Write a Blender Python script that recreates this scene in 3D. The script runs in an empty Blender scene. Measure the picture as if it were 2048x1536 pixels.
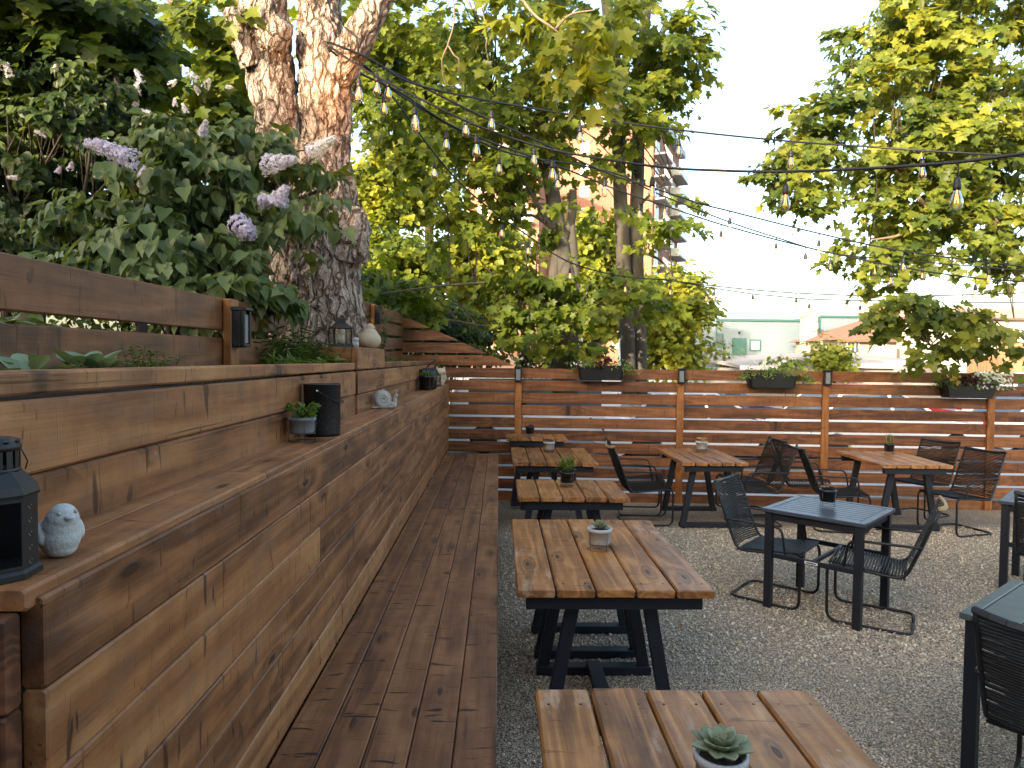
import bpy, math, random
import numpy as np
from mathutils import Vector, Matrix, noise
sc = bpy.context.scene
COL = sc.collection
rng = np.random.default_rng(7)
R = random.Random(11)
pi = math.pi

# ------------------------------------------------------------------ camera frame
CAMP = Vector((0, 0, 1.82))
FPX = 1365.0
_t = .01; _c, _s = math.cos(_t), math.sin(_t)
_a = math.atan((_c*26+_s*50)/FPX); _p = math.atan((_c*50-_s*26)/FPX)
FW = Vector((math.sin(_a)*math.cos(_p), math.cos(_a)*math.cos(_p), -math.sin(_p)))
_r0 = Vector((math.cos(_a), -math.sin(_a), 0)); _u0 = _r0.cross(FW)
RT = _r0*_c+_u0*_s; UP = _u0*_c-_r0*_s
def ray(x, y): return FW+RT*((x-1024)/FPX)-UP*((y-768)/FPX)
def at(x, y, Y):                       # the point of the place seen there at distance Y along the yard
    d = ray(x, y); return CAMP+d*(Y/d.y)
def atz(x, y, z):
    d = ray(x, y); return CAMP+d*((z-CAMP.z)/d.z)
def atx(x, y, X):
    d = ray(x, y); return CAMP+d*(X/d.x)

# ------------------------------------------------------------------ node helpers
class NT:
    def __init__(s, name):
        s.m = bpy.data.materials.new(name); s.m.use_nodes = True
        s.t = s.m.node_tree; s.n = s.t.nodes; s.l = s.t.links
        s.n.clear(); s.out = s.n.new('ShaderNodeOutputMaterial')
    def new(s, typ, **kw):
        n = s.n.new(typ)
        for k, v in kw.items(): setattr(n, k, v)
        return n
    def link(s, a, b): s.l.new(a, b)
    def val(s, n, i, v):
        if hasattr(v, 'links') or isinstance(v, bpy.types.NodeSocket): s.link(v, n.inputs[i])
        else: n.inputs[i].default_value = v
    def math(s, op, a, b=0.0, c=None, clamp=False):
        n = s.new('ShaderNodeMath', operation=op, use_clamp=clamp); s.val(n, 0, a); s.val(n, 1, b)
        if c is not None: s.val(n, 2, c)
        return n.outputs[0]
    def vm(s, op, a, b=(0, 0, 0)):
        n = s.new('ShaderNodeVectorMath', operation=op); s.val(n, 0, a); s.val(n, 1, b); return n.outputs[0]
    def noise(s, vec, scale=1., detail=2., rough=.5, dist=0.):
        n = s.new('ShaderNodeTexNoise'); s.val(n, 'Vector', vec); s.val(n, 'Scale', scale)
        s.val(n, 'Detail', detail); s.val(n, 'Roughness', rough); s.val(n, 'Distortion', dist); return n.outputs[0]
    def vor(s, vec, scale=1., feature='F1', rand=1.):
        n = s.new('ShaderNodeTexVoronoi', feature=feature); s.val(n, 'Vector', vec); s.val(n, 'Scale', scale)
        s.val(n, 'Randomness', rand); return n
    def ramp(s, f, stops, interp='LINEAR'):
        n = s.new('ShaderNodeValToRGB'); s.val(n, 0, f); e = n.color_ramp.elements; n.color_ramp.interpolation = interp
        while len(e) < len(stops): e.new(.5)
        for el, (p, c) in zip(e, stops): el.position = p; el.color = (*c, 1) if len(c) == 3 else c
        return n.outputs[0]
    def sm(s, f, a, b):
        n = s.new('ShaderNodeMapRange', interpolation_type='SMOOTHSTEP'); s.val(n, 0, f); s.val(n, 1, a); s.val(n, 2, b); return n.outputs[0]
    def mix(s, f, a, b, mode='MIX'):
        n = s.new('ShaderNodeMix', data_type='RGBA', blend_type=mode); s.val(n, 0, f)
        for i, v in ((6, a), (7, b)):
            if isinstance(v, tuple) and len(v) == 3: v = (*v, 1)
            s.val(n, i, v)
        return n.outputs[2]
    def bump(s, h, strength=.5, dist=.01, nrm=None):
        n = s.new('ShaderNodeBump'); s.val(n, 'Height', h); n.inputs['Strength'].default_value = strength
        n.inputs['Distance'].default_value = dist
        if nrm is not None: s.link(nrm, n.inputs['Normal'])
        return n.outputs[0]
    def bsdf(s, col, rough=.6, metal=0., nrm=None, spec=.5, **kw):
        n = s.new('ShaderNodeBsdfPrincipled')
        if isinstance(col, tuple) and len(col) == 3: col = (*col, 1)
        s.val(n, 'Base Color', col); s.val(n, 'Roughness', rough); s.val(n, 'Metallic', metal)
        s.val(n, 'Specular IOR Level', spec)
        for k, v in kw.items(): s.val(n, k, v)
        if nrm is not None: s.link(nrm, n.inputs['Normal'])
        s.link(n.outputs[0], s.out.inputs[0]); return n
    def obj(s): return s.new('ShaderNodeTexCoord').outputs['Object']
    def geo(s): return s.new('ShaderNodeNewGeometry')
    def attr(s, name, out='Vector'): return s.new('ShaderNodeAttribute', attribute_name=name).outputs[out]

def plain(name, col, rough=.5, metal=0., bump=.0, scale=60., var=.12, spec=.5):
    m = NT(name); o = m.obj()
    nz = m.noise(o, scale, 4, .6); big = m.noise(o, scale*.12, 3, .5)
    f = m.math('MULTIPLY_ADD', m.math('ADD', nz, big), var, 1-var)
    c = m.mix(1., (*col, 1), f, 'MULTIPLY')
    rr = m.math('MULTIPLY_ADD', big, .25, rough-.12)
    m.bsdf(c, rr, metal, m.bump(nz, bump, .004) if bump else None, spec); return m.m

def wood(name, dark, mid, light, grey=.0, rough=.5, knots=1., ticks=.5, rings=46., wear=0.):
    m = NT(name); w = m.attr('wc'); rn = m.attr('rnd', 'Fac')
    # knots in stretched board space
    kv = m.vm('MULTIPLY', w, (1.9, 6.0, 2.0)); kd = m.new('ShaderNodeTexVoronoi', feature='F1', voronoi_dimensions='2D')
    m.link(kv, kd.inputs['Vector']); kd.inputs['Scale'].default_value = 1.
    gate = m.sm(m.new('ShaderNodeSeparateColor').outputs[0], 0, 1)
    sep = m.new('ShaderNodeSeparateColor'); m.link(kd.outputs['Color'], sep.inputs[0]); gate = m.sm(sep.outputs[0], .48, .52)
    kdist = kd.outputs['Distance']
    warp = m.math('MULTIPLY', m.math('MULTIPLY', m.math('POWER', 2.718, m.math('MULTIPLY', kdist, -7.)), .34*knots), gate)
    gv = m.vm('MULTIPLY', w, (.42, 5.2, 5.2))
    v = m.noise(gv, 1., 2.5, .45)
    fld = m.math('ADD', v, warp)
    ring = m.math('SINE', m.math('MULTIPLY', fld, rings))
    ring = m.math('MULTIPLY_ADD', ring, .5, .5)
    ring = m.math('POWER', ring, 1.6)
    fib = m.noise(m.vm('MULTIPLY', w, (5, 170, 170)), 1., 3, .6)
    fib2 = m.noise(m.vm('MULTIPLY', w, (2.0, 45, 45)), 1., 3, .6)
    sta = m.noise(m.vm('MULTIPLY', w, (2.2, 7, 7)), 1., 5, .62)
    sta2 = m.noise(m.vm('MULTIPLY', w, (9, 13, 13)), 1., 5, .65)
    t = m.math('MULTIPLY_ADD', ring, .30, m.math('MULTIPLY_ADD', fib2, .55, m.math('MULTIPLY', fib, .25)))
    t = m.math('MULTIPLY_ADD', m.math('SUBTRACT', sta, .5), .95, m.math('SUBTRACT', t, .02))
    t = m.math('MULTIPLY_ADD', m.math('SUBTRACT', rn, .5), .42, t)
    c = m.ramp(t, [(.12, dark), (.5, mid), (.95, light)])
    # greyed patches
    gm = m.math('MULTIPLY', m.sm(sta2, .46, .72), grey)
    g = (sum(mid)/3*1.15,)*3
    c = m.mix(gm, c, (g[0]*1.15, g[1]*1.0, g[2]*.85))
    dirt = m.noise(m.vm('MULTIPLY', w, (5.5, 3.4, 3.4)), 1., 6, .68, .5)
    c = m.mix(m.math('MULTIPLY', m.sm(dirt, .52, .76), .45*ticks), c, tuple(x*.62 for x in dark))
    blot = m.noise(m.vm('MULTIPLY', w, (13, 5, 5)), 1., 4, .7)
    c = m.mix(1., c, m.ramp(blot, [(.3, (.80, .80, .82)), (.7, (1.16, 1.14, 1.10))]), 'MULTIPLY')
    if wear:
        wn = m.noise(m.vm('MULTIPLY', w, (4.5, 16, 16)), 1., 5, .7); wb = m.noise(m.vm('MULTIPLY', w, (1.2, 2.2, 2.2)), 1., 2, .5)
        c = m.mix(m.math('MULTIPLY', m.math('MULTIPLY', m.sm(wn, .50, .66), m.sm(wb, .50, .66)), wear), c, (.50, .36, .25))
    # dark knots and their halo
    km = m.math('MULTIPLY', m.sm(kdist, .085, .035), gate)
    halo = m.math('MULTIPLY', m.math('MULTIPLY', m.sm(kdist, .30, .05), gate), .45*knots)
    c = m.mix(halo, c, tuple(x*.55 for x in dark))
    c = m.mix(m.math('MULTIPLY', km, .85*knots), c, tuple(x*.22 for x in dark))
    # short dark checks across and along the board
    tk = m.noise(m.vm('MULTIPLY', w, (34, 6.5, 6.5)), 1., 2, .5, .6)
    tk2 = m.noise(m.vm('MULTIPLY', w, (70, 9, 9)), 1., 3, .6, .4)
    tkm = m.math('MULTIPLY', m.math('MAXIMUM', m.sm(tk, .63, .72), m.math('MULTIPLY', m.sm(tk2, .62, .74), .6)), ticks)
    ck = m.noise(m.vm('MULTIPLY', w, (1.6, 60, 60)), 1., 2, .5)
    ckm = m.math('MULTIPLY', m.sm(ck, .66, .75), .75*ticks)
    mark = m.math('MAXIMUM', tkm, ckm)
    c = m.mix(mark, c, tuple(x*.18 for x in dark))
    sp = m.vor(m.vm('MULTIPLY', w, (9, 9, 9)), 1.); sps = m.new('ShaderNodeSeparateColor'); m.link(sp.outputs['Color'], sps.inputs[0])
    spm = m.math('MULTIPLY', m.math('MULTIPLY', m.sm(sp.outputs['Distance'], .075, .04), m.sm(sps.outputs[0], .93, .95)), .5)
    c = m.mix(spm, c, (.42, .38, .33))
    h = m.math('ADD', m.math('MULTIPLY', fib, .35), m.math('MULTIPLY', ring, .25))
    h = m.math('SUBTRACT', m.math('ADD', h, m.math('MULTIPLY', fib2, .5)), m.math('MULTIPLY', m.math('MAXIMUM', mark, km), .9))
    rr = m.math('MULTIPLY_ADD', sta2, .35, rough-.17)
    m.bsdf(c, rr, 0, m.bump(h, .45, .004), .4)
    return m.m

def leafm(name, cols, trans=.45, rough=.45):
    m = NT(name); g = m.geo()
    ri = g.outputs['Random Per Island']
    o = m.obj()
    cl = m.noise(o, 1.3, 2, .5)
    f = m.math('ADD', m.math('MULTIPLY', ri, .55), m.math('MULTIPLY', m.sm(cl, .28, .72), .45))
    c = m.ramp(f, [(i/(len(cols)-1)*.8+.1, k) for i, k in enumerate(cols)])
    n1 = m.new('ShaderNodeBsdfPrincipled'); m.link(c, n1.inputs['Base Color']); n1.inputs['Roughness'].default_value = rough
    n1.inputs['Specular IOR Level'].default_value = .3
    tr = m.new('ShaderNodeBsdfTranslucent')
    c2 = m.mix(1., c, (1.9, 1.7, .5, 1), 'MULTIPLY'); m.link(c2, tr.inputs[0])
    mx = m.new('ShaderNodeMixShader'); mx.inputs[0].default_value = trans
    m.link(n1.outputs[0], mx.inputs[1]); m.link(tr.outputs[0], mx.inputs[2]); m.link(mx.outputs[0], m.out.inputs[0])
    return m.m

# ------------------------------------------------------------------ mesh builder
class MB:
    def __init__(s): s.v = []; s.f = []; s.wc = []; s.rn = []; s.sm = []
    def add(s, vs, fs, wc=None, rn=.5, smooth=False):
        b = len(s.v); s.v += [tuple(v) for v in vs]
        s.f += [tuple(b+i for i in f) for f in fs]
        s.wc += [tuple(w) for w in (wc if wc is not None else vs)]; s.rn += [rn]*len(vs); s.sm += [smooth]*len(fs)
    def frame(s, c, ex, ey, ez, L, W, T, ch=.004, off=None, rn=None, cut=None):
        """a board: long axis ex, chamfered edges, its own grain space"""
        c = Vector(c); h = (L/2, W/2, T/2)
        ch = min(ch, W*.3, T*.3, L*.3)
        if off is None: off = (R.uniform(0, 60), R.uniform(0, 60), R.uniform(0, 60))
        if rn is None: rn = R.random()
        prof = lambda k: [(h[1]-ch-k, h[2]-k), (h[1]-k, h[2]-ch-k), (h[1]-k, -h[2]+ch+k), (h[1]-ch-k, -h[2]+k), (-h[1]+ch+k, -h[2]+k), (-h[1]+k, -h[2]+ch+k), (-h[1]+k, h[2]-ch-k), (-h[1]+ch+k, h[2]-k)]
        vs = []; wc = []
        for x, k in ((-h[0], ch*.5), (-h[0]+ch, 0), (h[0]-ch, 0), (h[0], ch*.5)):
            for y, z in prof(k):
                vs.append(c+ex*x+ey*y+ez*z); wc.append((x+off[0], y+off[1], z+off[2]))
        fs = [tuple(range(7, -1, -1)), tuple(range(24, 32))]
        for r in range(3):
            for i in range(8):
                j = (i+1) % 8; fs.append((r*8+i, r*8+j, r*8+8+j, r*8+8+i))
        s.add(vs, fs, wc, rn)
    def bar(s, a, b, W, T, up=(0, 0, 1), ch=.004, **k):
        a = Vector(a); b = Vector(b); ex = (b-a).normalized(); up = Vector(up)
        ey = up.cross(ex)
        if ey.length < 1e-4: ey = Vector((1, 0, 0)).cross(ex)
        ey.normalize(); ez = ex.cross(ey)
        s.frame((a+b)/2, ex, ey, ez, (b-a).length, W, T, ch, **k)
    def box(s, lo, hi, ch=.003, **k):
        lo = Vector(lo); hi = Vector(hi); d = hi-lo; c = (lo+hi)/2
        X, Y, Z = Vector((1, 0, 0)), Vector((0, 1, 0)), Vector((0, 0, 1))
        if d.x >= d.y and d.x >= d.z: s.frame(c, X, Y, Z, d.x, d.y, d.z, ch, **k)
        elif d.y >= d.z: s.frame(c, Y, -X, Z, d.y, d.x, d.z, ch, **k)
        else: s.frame(c, Z, Y, -X, d.z, d.y, d.x, ch, **k)
    def tube(s, pts, r, n=8, cap=True, smooth=True):
        pts = [Vector(p) for p in pts]; rs = r if isinstance(r, (list, tuple)) else [r]*len(pts)
        vs = []; fs = []; prev = None
        for i, p in enumerate(pts):
            t = (pts[min(i+1, len(pts)-1)]-pts[max(i-1, 0)])
            if t.length < 1e-9: t = Vector((0, 0, 1))
            t.normalize()
            if prev is None:
                a = Vector((0, 0, 1)) if abs(t.z) < .9 else Vector((1, 0, 0)); u = a.cross(t).normalized()
            else:
                u = prev-t*prev.dot(t); u = u.normalized() if u.length > 1e-6 else t.orthogonal().normalized()
            prev = u; w = t.cross(u)
            for k in range(n):
                an = 2*pi*k/n; vs.append(p+(u*math.cos(an)+w*math.sin(an))*rs[i])
        for i in range(len(pts)-1):
            for k in range(n):
                j = (k+1) % n; fs.append((i*n+k, i*n+j, i*n+n+j, i*n+n+k))
        if cap: fs += [tuple(range(n-1, -1, -1)), tuple((len(pts)-1)*n+k for k in range(n))]
        s.add(vs, fs, None, R.random(), smooth)
    def lathe(s, prof, n=24, c=(0, 0, 0), smooth=True, rot=0., sx=1., sy=1.):
        c = Vector(c); vs = []; fs = []
        for (r, z) in prof:
            for k in range(n):
                an = 2*pi*k/n+rot; vs.append(c+Vector((r*sx*math.cos(an), r*sy*math.sin(an), z)))
        for i in range(len(prof)-1):
            for k in range(n):
                j = (k+1) % n; fs.append((i*n+k, i*n+j, i*n+n+j, i*n+n+k))
        if prof[0][0] > 1e-5: fs.append(tuple(range(n-1, -1, -1)))
        if prof[-1][0] > 1e-5: fs.append(tuple((len(prof)-1)*n+k for k in range(n)))
        s.add(vs, fs, None, R.random(), smooth)
    def ell(s, c, r, n=16, m=10, rot=None):
        c = Vector(c); vs = []; fs = []
        M = rot or Matrix.Identity(3)
        for i in range(m+1):
            th = pi*i/m
            for k in range(n):
                a = 2*pi*k/n
                vs.append(c+M@Vector((r[0]*math.sin(th)*math.cos(a), r[1]*math.sin(th)*math.sin(a), r[2]*math.cos(th))))
        for i in range(m):
            for k in range(n):
                j = (k+1) % n; fs.append((i*n+k, i*n+n+k, i*n+n+j, i*n+j))
        s.add(vs, fs, None, R.random(), True)
    def prism(s, pts, d):
        """closed outline of 3-D points pushed along d"""
        pts = [Vector(p) for p in pts]; d = Vector(d); n = len(pts)
        vs = pts+[p+d for p in pts]
        fs = [tuple(range(n-1, -1, -1)), tuple(range(n, 2*n))]+[(i, (i+1) % n, n+(i+1) % n, n+i) for i in range(n)]
        s.add(vs, fs, None, R.random())
    def build(s, name, mat, parent=None, loc=None, fixn=False):
        me = bpy.data.meshes.new(name); me.from_pydata(s.v, [], s.f)
        me.polygons.foreach_set('use_smooth', s.sm)
        a = me.attributes.new('wc', 'FLOAT_VECTOR', 'POINT'); a.data.foreach_set('vector', np.array(s.wc, dtype=np.float32).ravel())
        a = me.attributes.new('rnd', 'FLOAT', 'POINT'); a.data.foreach_set('value', np.array(s.rn, dtype=np.float32))
        if fixn:
            import bmesh
            bm = bmesh.new(); bm.from_mesh(me); bmesh.ops.remove_doubles(bm, verts=bm.verts, dist=1e-5); bmesh.ops.recalc_face_normals(bm, faces=bm.faces); bm.to_mesh(me); bm.free()
        me.materials.append(mat); me.update()
        o = bpy.data.objects.new(name, me); COL.objects.link(o)
        if parent is not None: o.parent = parent
        if loc is not None: o.location = loc
        return o

def tag(o, label=None, cat=None, group=None, kind=None):
    if label: o['label'] = label
    if cat: o['category'] = cat
    if group: o['group'] = group
    if kind: o['kind'] = kind
    return o
def thing(name, label, cat, loc=(0, 0, 0), rz=0., group=None):
    o = bpy.data.objects.new(name, None); COL.objects.link(o); o.empty_display_size = .1
    o.location = loc; o.rotation_euler = (0, 0, rz); return tag(o, label, cat, group)
CHILD = {}
def copy_tree(o, parent=None):
    c = o.copy(); COL.objects.link(c); c.parent = parent
    for ch in list(o.children): copy_tree(ch, c)
    return c
def dup(o, loc, rz, label):
    c = copy_tree(o); c.location = loc; c.rotation_euler = (0, 0, rz); c['label'] = label; return c

def fillet(pts, r, n=5):
    """round the inner corners of a polyline"""
    pts = [Vector(p) for p in pts]; out = [pts[0]]
    for i in range(1, len(pts)-1):
        p = pts[i]; a = pts[i-1]-p; b = pts[i+1]-p
        k = min(r, a.length*.45, b.length*.45); A = p+a.normalized()*k; B = p+b.normalized()*k
        for j in range(n+1):
            t = j/n; out.append(A*(1-t)**2+p*2*t*(1-t)+B*t*t)
    out.append(pts[-1]); return out
def spline(pts, n=8):
    P = [Vector(p) for p in pts]; P = [P[0]*2-P[1]]+P+[P[-1]*2-P[-2]]; out = []
    for i in range(1, len(P)-2):
        a, b, c, d = P[i-1:i+3]
        for j in range(n):
            t = j/n
            out.append(.5*((2*b)+(c-a)*t+(2*a-5*b+4*c-d)*t*t+(3*b-a-3*c+d)*t**3))
    out.append(P[-2].copy()); return out

# ------------------------------------------------------------------ leaves
def tmpl(half, fold=.16, droop=.16):
    """leaf of two halves either side of the midrib; +x is the tip"""
    n = len(half); V = [(x, y, abs(y)*fold-droop*x*x) for x, y in half]
    V += [(x, -y, abs(y)*fold-droop*x*x) for x, y in half[1:-1]]
    f1 = list(range(n)); f2 = [0]+list(range(n, 2*n-2))+[n-1]; f2 = f2[::-1]
    return np.array(V, dtype=np.float32), [f1, f2]
MAPLE = tmpl([(0, 0), (-.10, .17), (.02, .42), (.18, .30), (.33, .50), (.53, .66), (.55, .44), (.60, .24), (.77, .27), (.82, .12), (1.03, 0)], .14, .20)
HEART = tmpl([(0, 0), (-.07, .20), (.04, .38), (.24, .44), (.50, .34), (.78, .14), (1.05, 0)], .25, .28)
OVAL = tmpl([(0, 0), (.25, .2), (.6, .2), (1, 0)], .2, .15)
LONG = tmpl([(0, 0), (.2, .10), (.5, .13), (.8, .08), (1, 0)], .3, .35)
BROAD = tmpl([(0, 0), (.12, .22), (.4, .38), (.7, .30), (1, 0)], .3, .3)
PETAL = tmpl([(0, 0), (.5, .3), (1, .2), (1.05, 0)], .2, -.1)
def nrm(a): return a/np.maximum(np.linalg.norm(a, axis=1, keepdims=True), 1e-9)
def leaf_obj(name, P, D, N, S, T, mat, parent=None):
    """many leaves in one mesh: positions, tip directions, normals, sizes"""
    V, F = T; P = np.asarray(P, dtype=np.float32); n = len(P)
    D = nrm(np.asarray(D, dtype=np.float32)); N = np.asarray(N, dtype=np.float32)
    B = nrm(np.cross(N, D)); N = np.cross(D, B); S = np.asarray(S, dtype=np.float32).reshape(-1, 1, 1)
    W = P[:, None, :]+S*(V[None, :, 0:1]*D[:, None, :]+V[None, :, 1:2]*B[:, None, :]+V[None, :, 2:3]*N[:, None, :])
    k = len(V); me = bpy.data.meshes.new(name)
    me.vertices.add(n*k); me.vertices.foreach_set('co', W.astype(np.float32).ravel())
    fl = np.concatenate([np.array(f) for f in F]); sizes = np.array([len(f) for f in F])
    loops = (np.arange(n)[:, None]*k+fl[None, :]).ravel().astype(np.int32)
    tot = np.tile(sizes, n).astype(np.int32); st = np.concatenate([[0], np.cumsum(tot)[:-1]]).astype(np.int32)
    me.loops.add(len(loops)); me.loops.foreach_set('vertex_index', loops)
    me.polygons.add(len(tot)); me.polygons.foreach_set('loop_start', st); me.polygons.foreach_set('loop_total', tot)
    me.update(calc_edges=True); me.materials.append(mat)
    o = bpy.data.objects.new(name, me); COL.objects.link(o)
    if parent is not None: o.parent = parent
    return o
def ball(n): return nrm(rng.normal(size=(n, 3)))
def sprays(blobs, per, size, spread=.30, shell=.45, gap=None, droop=.5, tilt=.45, seed=0, hang=1., dens=1.):
    """leaf sprays through a set of ellipsoids: (centre, radii, number of sprays)"""
    P = []; D = []; N = []; S = []; C = []
    for c, r, m in blobs:
        m = max(int(m*dens), 1); c = np.array(c); r = np.array(r); u = ball(m); rad = rng.random(m)**shell
        Q = c+u*r*rad[:, None]
        if gap:
            keep = np.array([noise.noise(Vector(q)*gap[0]+Vector((seed, 0, 0))) > gap[1] for q in Q]); Q = Q[keep]; u = u[keep]
        m = len(Q)
        if m == 0: continue
        C.append(Q)
        ax = nrm(u*[1, 1, .3]+ball(m)*.5+np.array([0, 0, -.15]))          # twig direction
        k = rng.integers(int(per*.6), int(per*1.4)+1, m); tot = int(k.sum())
        idx = np.repeat(np.arange(m), k); t = rng.random(tot)
        lat = ball(tot)*[1, 1, .35]
        p = Q[idx]+ax[idx]*(t[:, None]*spread*1.4)+lat*(spread*.38)+np.array([0, 0, -1])*(t**2)[:, None]*spread*.3
        d = nrm(ax[idx]*.55+lat*.9+np.array([0, 0, -1])*droop*rng.random((tot, 1))*1.6)
        nn = nrm(np.array([0, 0, .75])+ax[idx]*.45+np.array([-.15, -.45, 0])*hang+ball(tot)*tilt)
        P.append(p); D.append(d); N.append(nn); S.append(size*(.45+.75*rng.random(tot)))
    return np.concatenate(P), np.concatenate(D), np.concatenate(N), np.concatenate(S), np.concatenate(C)
def pblob(px, py, Y, rpx, rpy, ry, m):
    c = at(px, py, Y); return (tuple(c), (rpx*Y/FPX, ry, rpy*Y/FPX), m)
def twigs(mb, C, limbs, n, r0=.010, seed=1):
    L = np.array([tuple(p) for l in limbs for p in spline(l, 6)])
    idx = rng.choice(len(C), min(n, len(C)), replace=False)
    for i in idx:
        q = C[i]; d = np.linalg.norm(L-q-np.array([0, 0, -.6]), axis=1)*(1+.35*rng.random(len(L))); j = int(np.argmin(d))
        if d[j] > 1.35: continue
        a = Vector(L[j]); b = Vector(q)
        mid = (a+b)/2+Vector((R.uniform(-.1, .1), R.uniform(-.1, .1), R.uniform(-.05, .2)))*(b-a).length*.6
        mb.tube(spline([a, mid, b], 4), [r0*(1-.075*k) for k in range(9)], 4)
# ------------------------------------------------------------------ materials
W_WALL = wood('wall_wood', (.086, .031, .010), (.262, .104, .037), (.40, .188, .072), grey=.18, rough=.5, ticks=.78, rings=34)
W_DECK = wood('deck_wood', (.078, .028, .009), (.195, .078, .028), (.285, .130, .050), grey=.15, rough=.55, knots=.8, ticks=.95, rings=34)
W_FENCE = wood('fence_wood', (.070, .025, .009), (.172, .064, .022), (.27, .115, .043), grey=.15, rough=.5, ticks=.5)
W_POST = wood('post_wood', (.15, .056, .015), (.29, .115, .030), (.40, .175, .05), rough=.5, ticks=.3, knots=.6)
W_TABLE = wood('table_wood', (.115, .043, .014), (.300, .124, .036), (.49, .24, .080), grey=.06, rough=.42, ticks=.4, rings=66, wear=.6)
W_END = wood('end_grain_wood', (.035, .012, .006), (.095, .034, .014), (.19, .07, .026), rough=.6, rings=90)
NAVY = plain('navy_painted_timber', (.0055, .0075, .015), .5, 0, .25, 70, .35)
BLACKM = plain('black_powder_coat', (.0045, .005, .006), .45, 0, .1, 300, .2)
CORD = plain('black_cord', (.007, .007, .0078), .5, 0, .3, 400, .3)
SLATE = plain('slate_blue_table_slat', (.048, .058, .080), .36, 0, .1, 200, .15)
PLANKG = plain('grey_green_table_plank', (.075, .088, .085), .42, 0, .15, 150, .2)
TAN = plain('tan_top_rail', (.36, .24, .11), .5, 0, .1, 120, .2)
BLKPLA = plain('black_plastic', (.006, .0065, .008), .38, 0, .15, 60, .25)
CONC = plain('pale_concrete', (.44, .45, .46), .8, 0, .35, 90, .22)
CONCG = plain('grey_concrete', (.20, .21, .225), .8, 0, .35, 90, .22)
STONEW = plain('pale_stone', (.46, .46, .44), .8, 0, .6, 130, .3)
STONEC = plain('cream_stone', (.50, .42, .29), .75, 0, .5, 110, .3)
SNAILM = plain('grey_cast_stone', (.38, .36, .32), .7, 0, .4, 150, .25)
WIRE = plain('wire_metal', (.12, .09, .075), .35, .8)
SOIL = plain('potting_soil', (.022, .015, .010), .95, 0, 1., 120, .5)
RUBBER = plain('black_rubber_cable', (.010, .010, .011), .5)
CANDLE = plain('ivory_candle_wax', (.62, .55, .42), .5)
SILVER = plain('silver_screw', (.6, .6, .6), .3, .9)
WHITEP = plain('white_plastic', (.75, .75, .74), .5)

def glassm(name, tint=(1, 1, 1), ior_mix=.12, rough=.03):
    m = NT(name); t = m.new('ShaderNodeBsdfTransparent'); t.inputs[0].default_value = (*tint, 1)
    g = m.new('ShaderNodeBsdfGlossy'); g.inputs['Roughness'].default_value = rough
    fr = m.new('ShaderNodeFresnel'); fr.inputs[0].default_value = 1.45
    f = m.math('MULTIPLY_ADD', fr.outputs[0], .75, ior_mix*.1, clamp=True)
    mx = m.new('ShaderNodeMixShader'); m.link(f, mx.inputs[0]); m.link(t.outputs[0], mx.inputs[1]); m.link(g.outputs[0], mx.inputs[2])
    m.link(mx.outputs[0], m.out.inputs[0]); return m.m
GLASS = glassm('clear_bulb_glass', (.99, .90, .80), .15)
PANE = glassm('clear_pane', (.93, .95, .95), .1)
def emis(name, col, st):
    m = NT(name); e = m.new('ShaderNodeEmission'); e.inputs[0].default_value = (*col, 1); e.inputs[1].default_value = st
    m.link(e.outputs[0], m.out.inputs[0]); return m.m
FIL = emis('glowing_filament', (1., .33, .09), 1.25)
FROST = plain('frosted_panel', (.17, .19, .21), .35)

# ------------------------------------------------------------------ ground
def ground_mats():
    m = NT('gravel'); o = m.obj(); v = m.vor(o, 95.); v2 = m.vor(o, 48.)
    sc_ = m.new('ShaderNodeSeparateColor'); m.link(v.outputs['Color'], sc_.inputs[0])
    c = m.ramp(sc_.outputs[0], [(0, (.34, .285, .215)), (.3, (.53, .44, .335)), (.6, (.66, .54, .405)), (.85, (.76, .58, .41)), (1, (.82, .70, .53))])
    big = m.noise(o, 1.1, 4, .6)
    c = m.mix(1., c, m.ramp(big, [(.32, (.76, .76, .76)), (.68, (1.14, 1.11, 1.06))]), 'MULTIPLY')
    edge = m.sm(v.outputs['Distance'], .75, .25)
    c = m.mix(m.math('SUBTRACT', 1., edge), c, (.14, .115, .085))
    h = m.math('SUBTRACT', 1., v.outputs['Distance']); h = m.math('ADD', h, m.math('MULTIPLY', m.noise(o, 30, 3, .6), .8))
    m.bsdf(c, .85, 0, m.bump(h, 1., .012), .3)
    g = m.m
    m = NT('parking_asphalt'); o = m.obj(); c = m.ramp(m.noise(o, .35, 6, .6), [(.3, (.20, .195, .19)), (.7, (.30, .29, .28))])
    c = m.mix(m.math('MULTIPLY', m.noise(o, 60, 3), .5), c, (.12, .12, .12))
    m.bsdf(c, .9, 0, m.bump(m.noise(o, 150, 3), .3, .01)); a = m.m
    m = NT('garden_earth'); o = m.obj(); c = m.ramp(m.noise(o, 9, 6, .7), [(.3, (.016, .011, .007)), (.7, (.06, .042, .026))])
    m.bsdf(c, .95, 0, m.bump(m.noise(o, 25, 5, .7), 1., .03)); e = m.m
    return g, a, e
GRAVEL, ASPHALT, EARTH = ground_mats()

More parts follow.
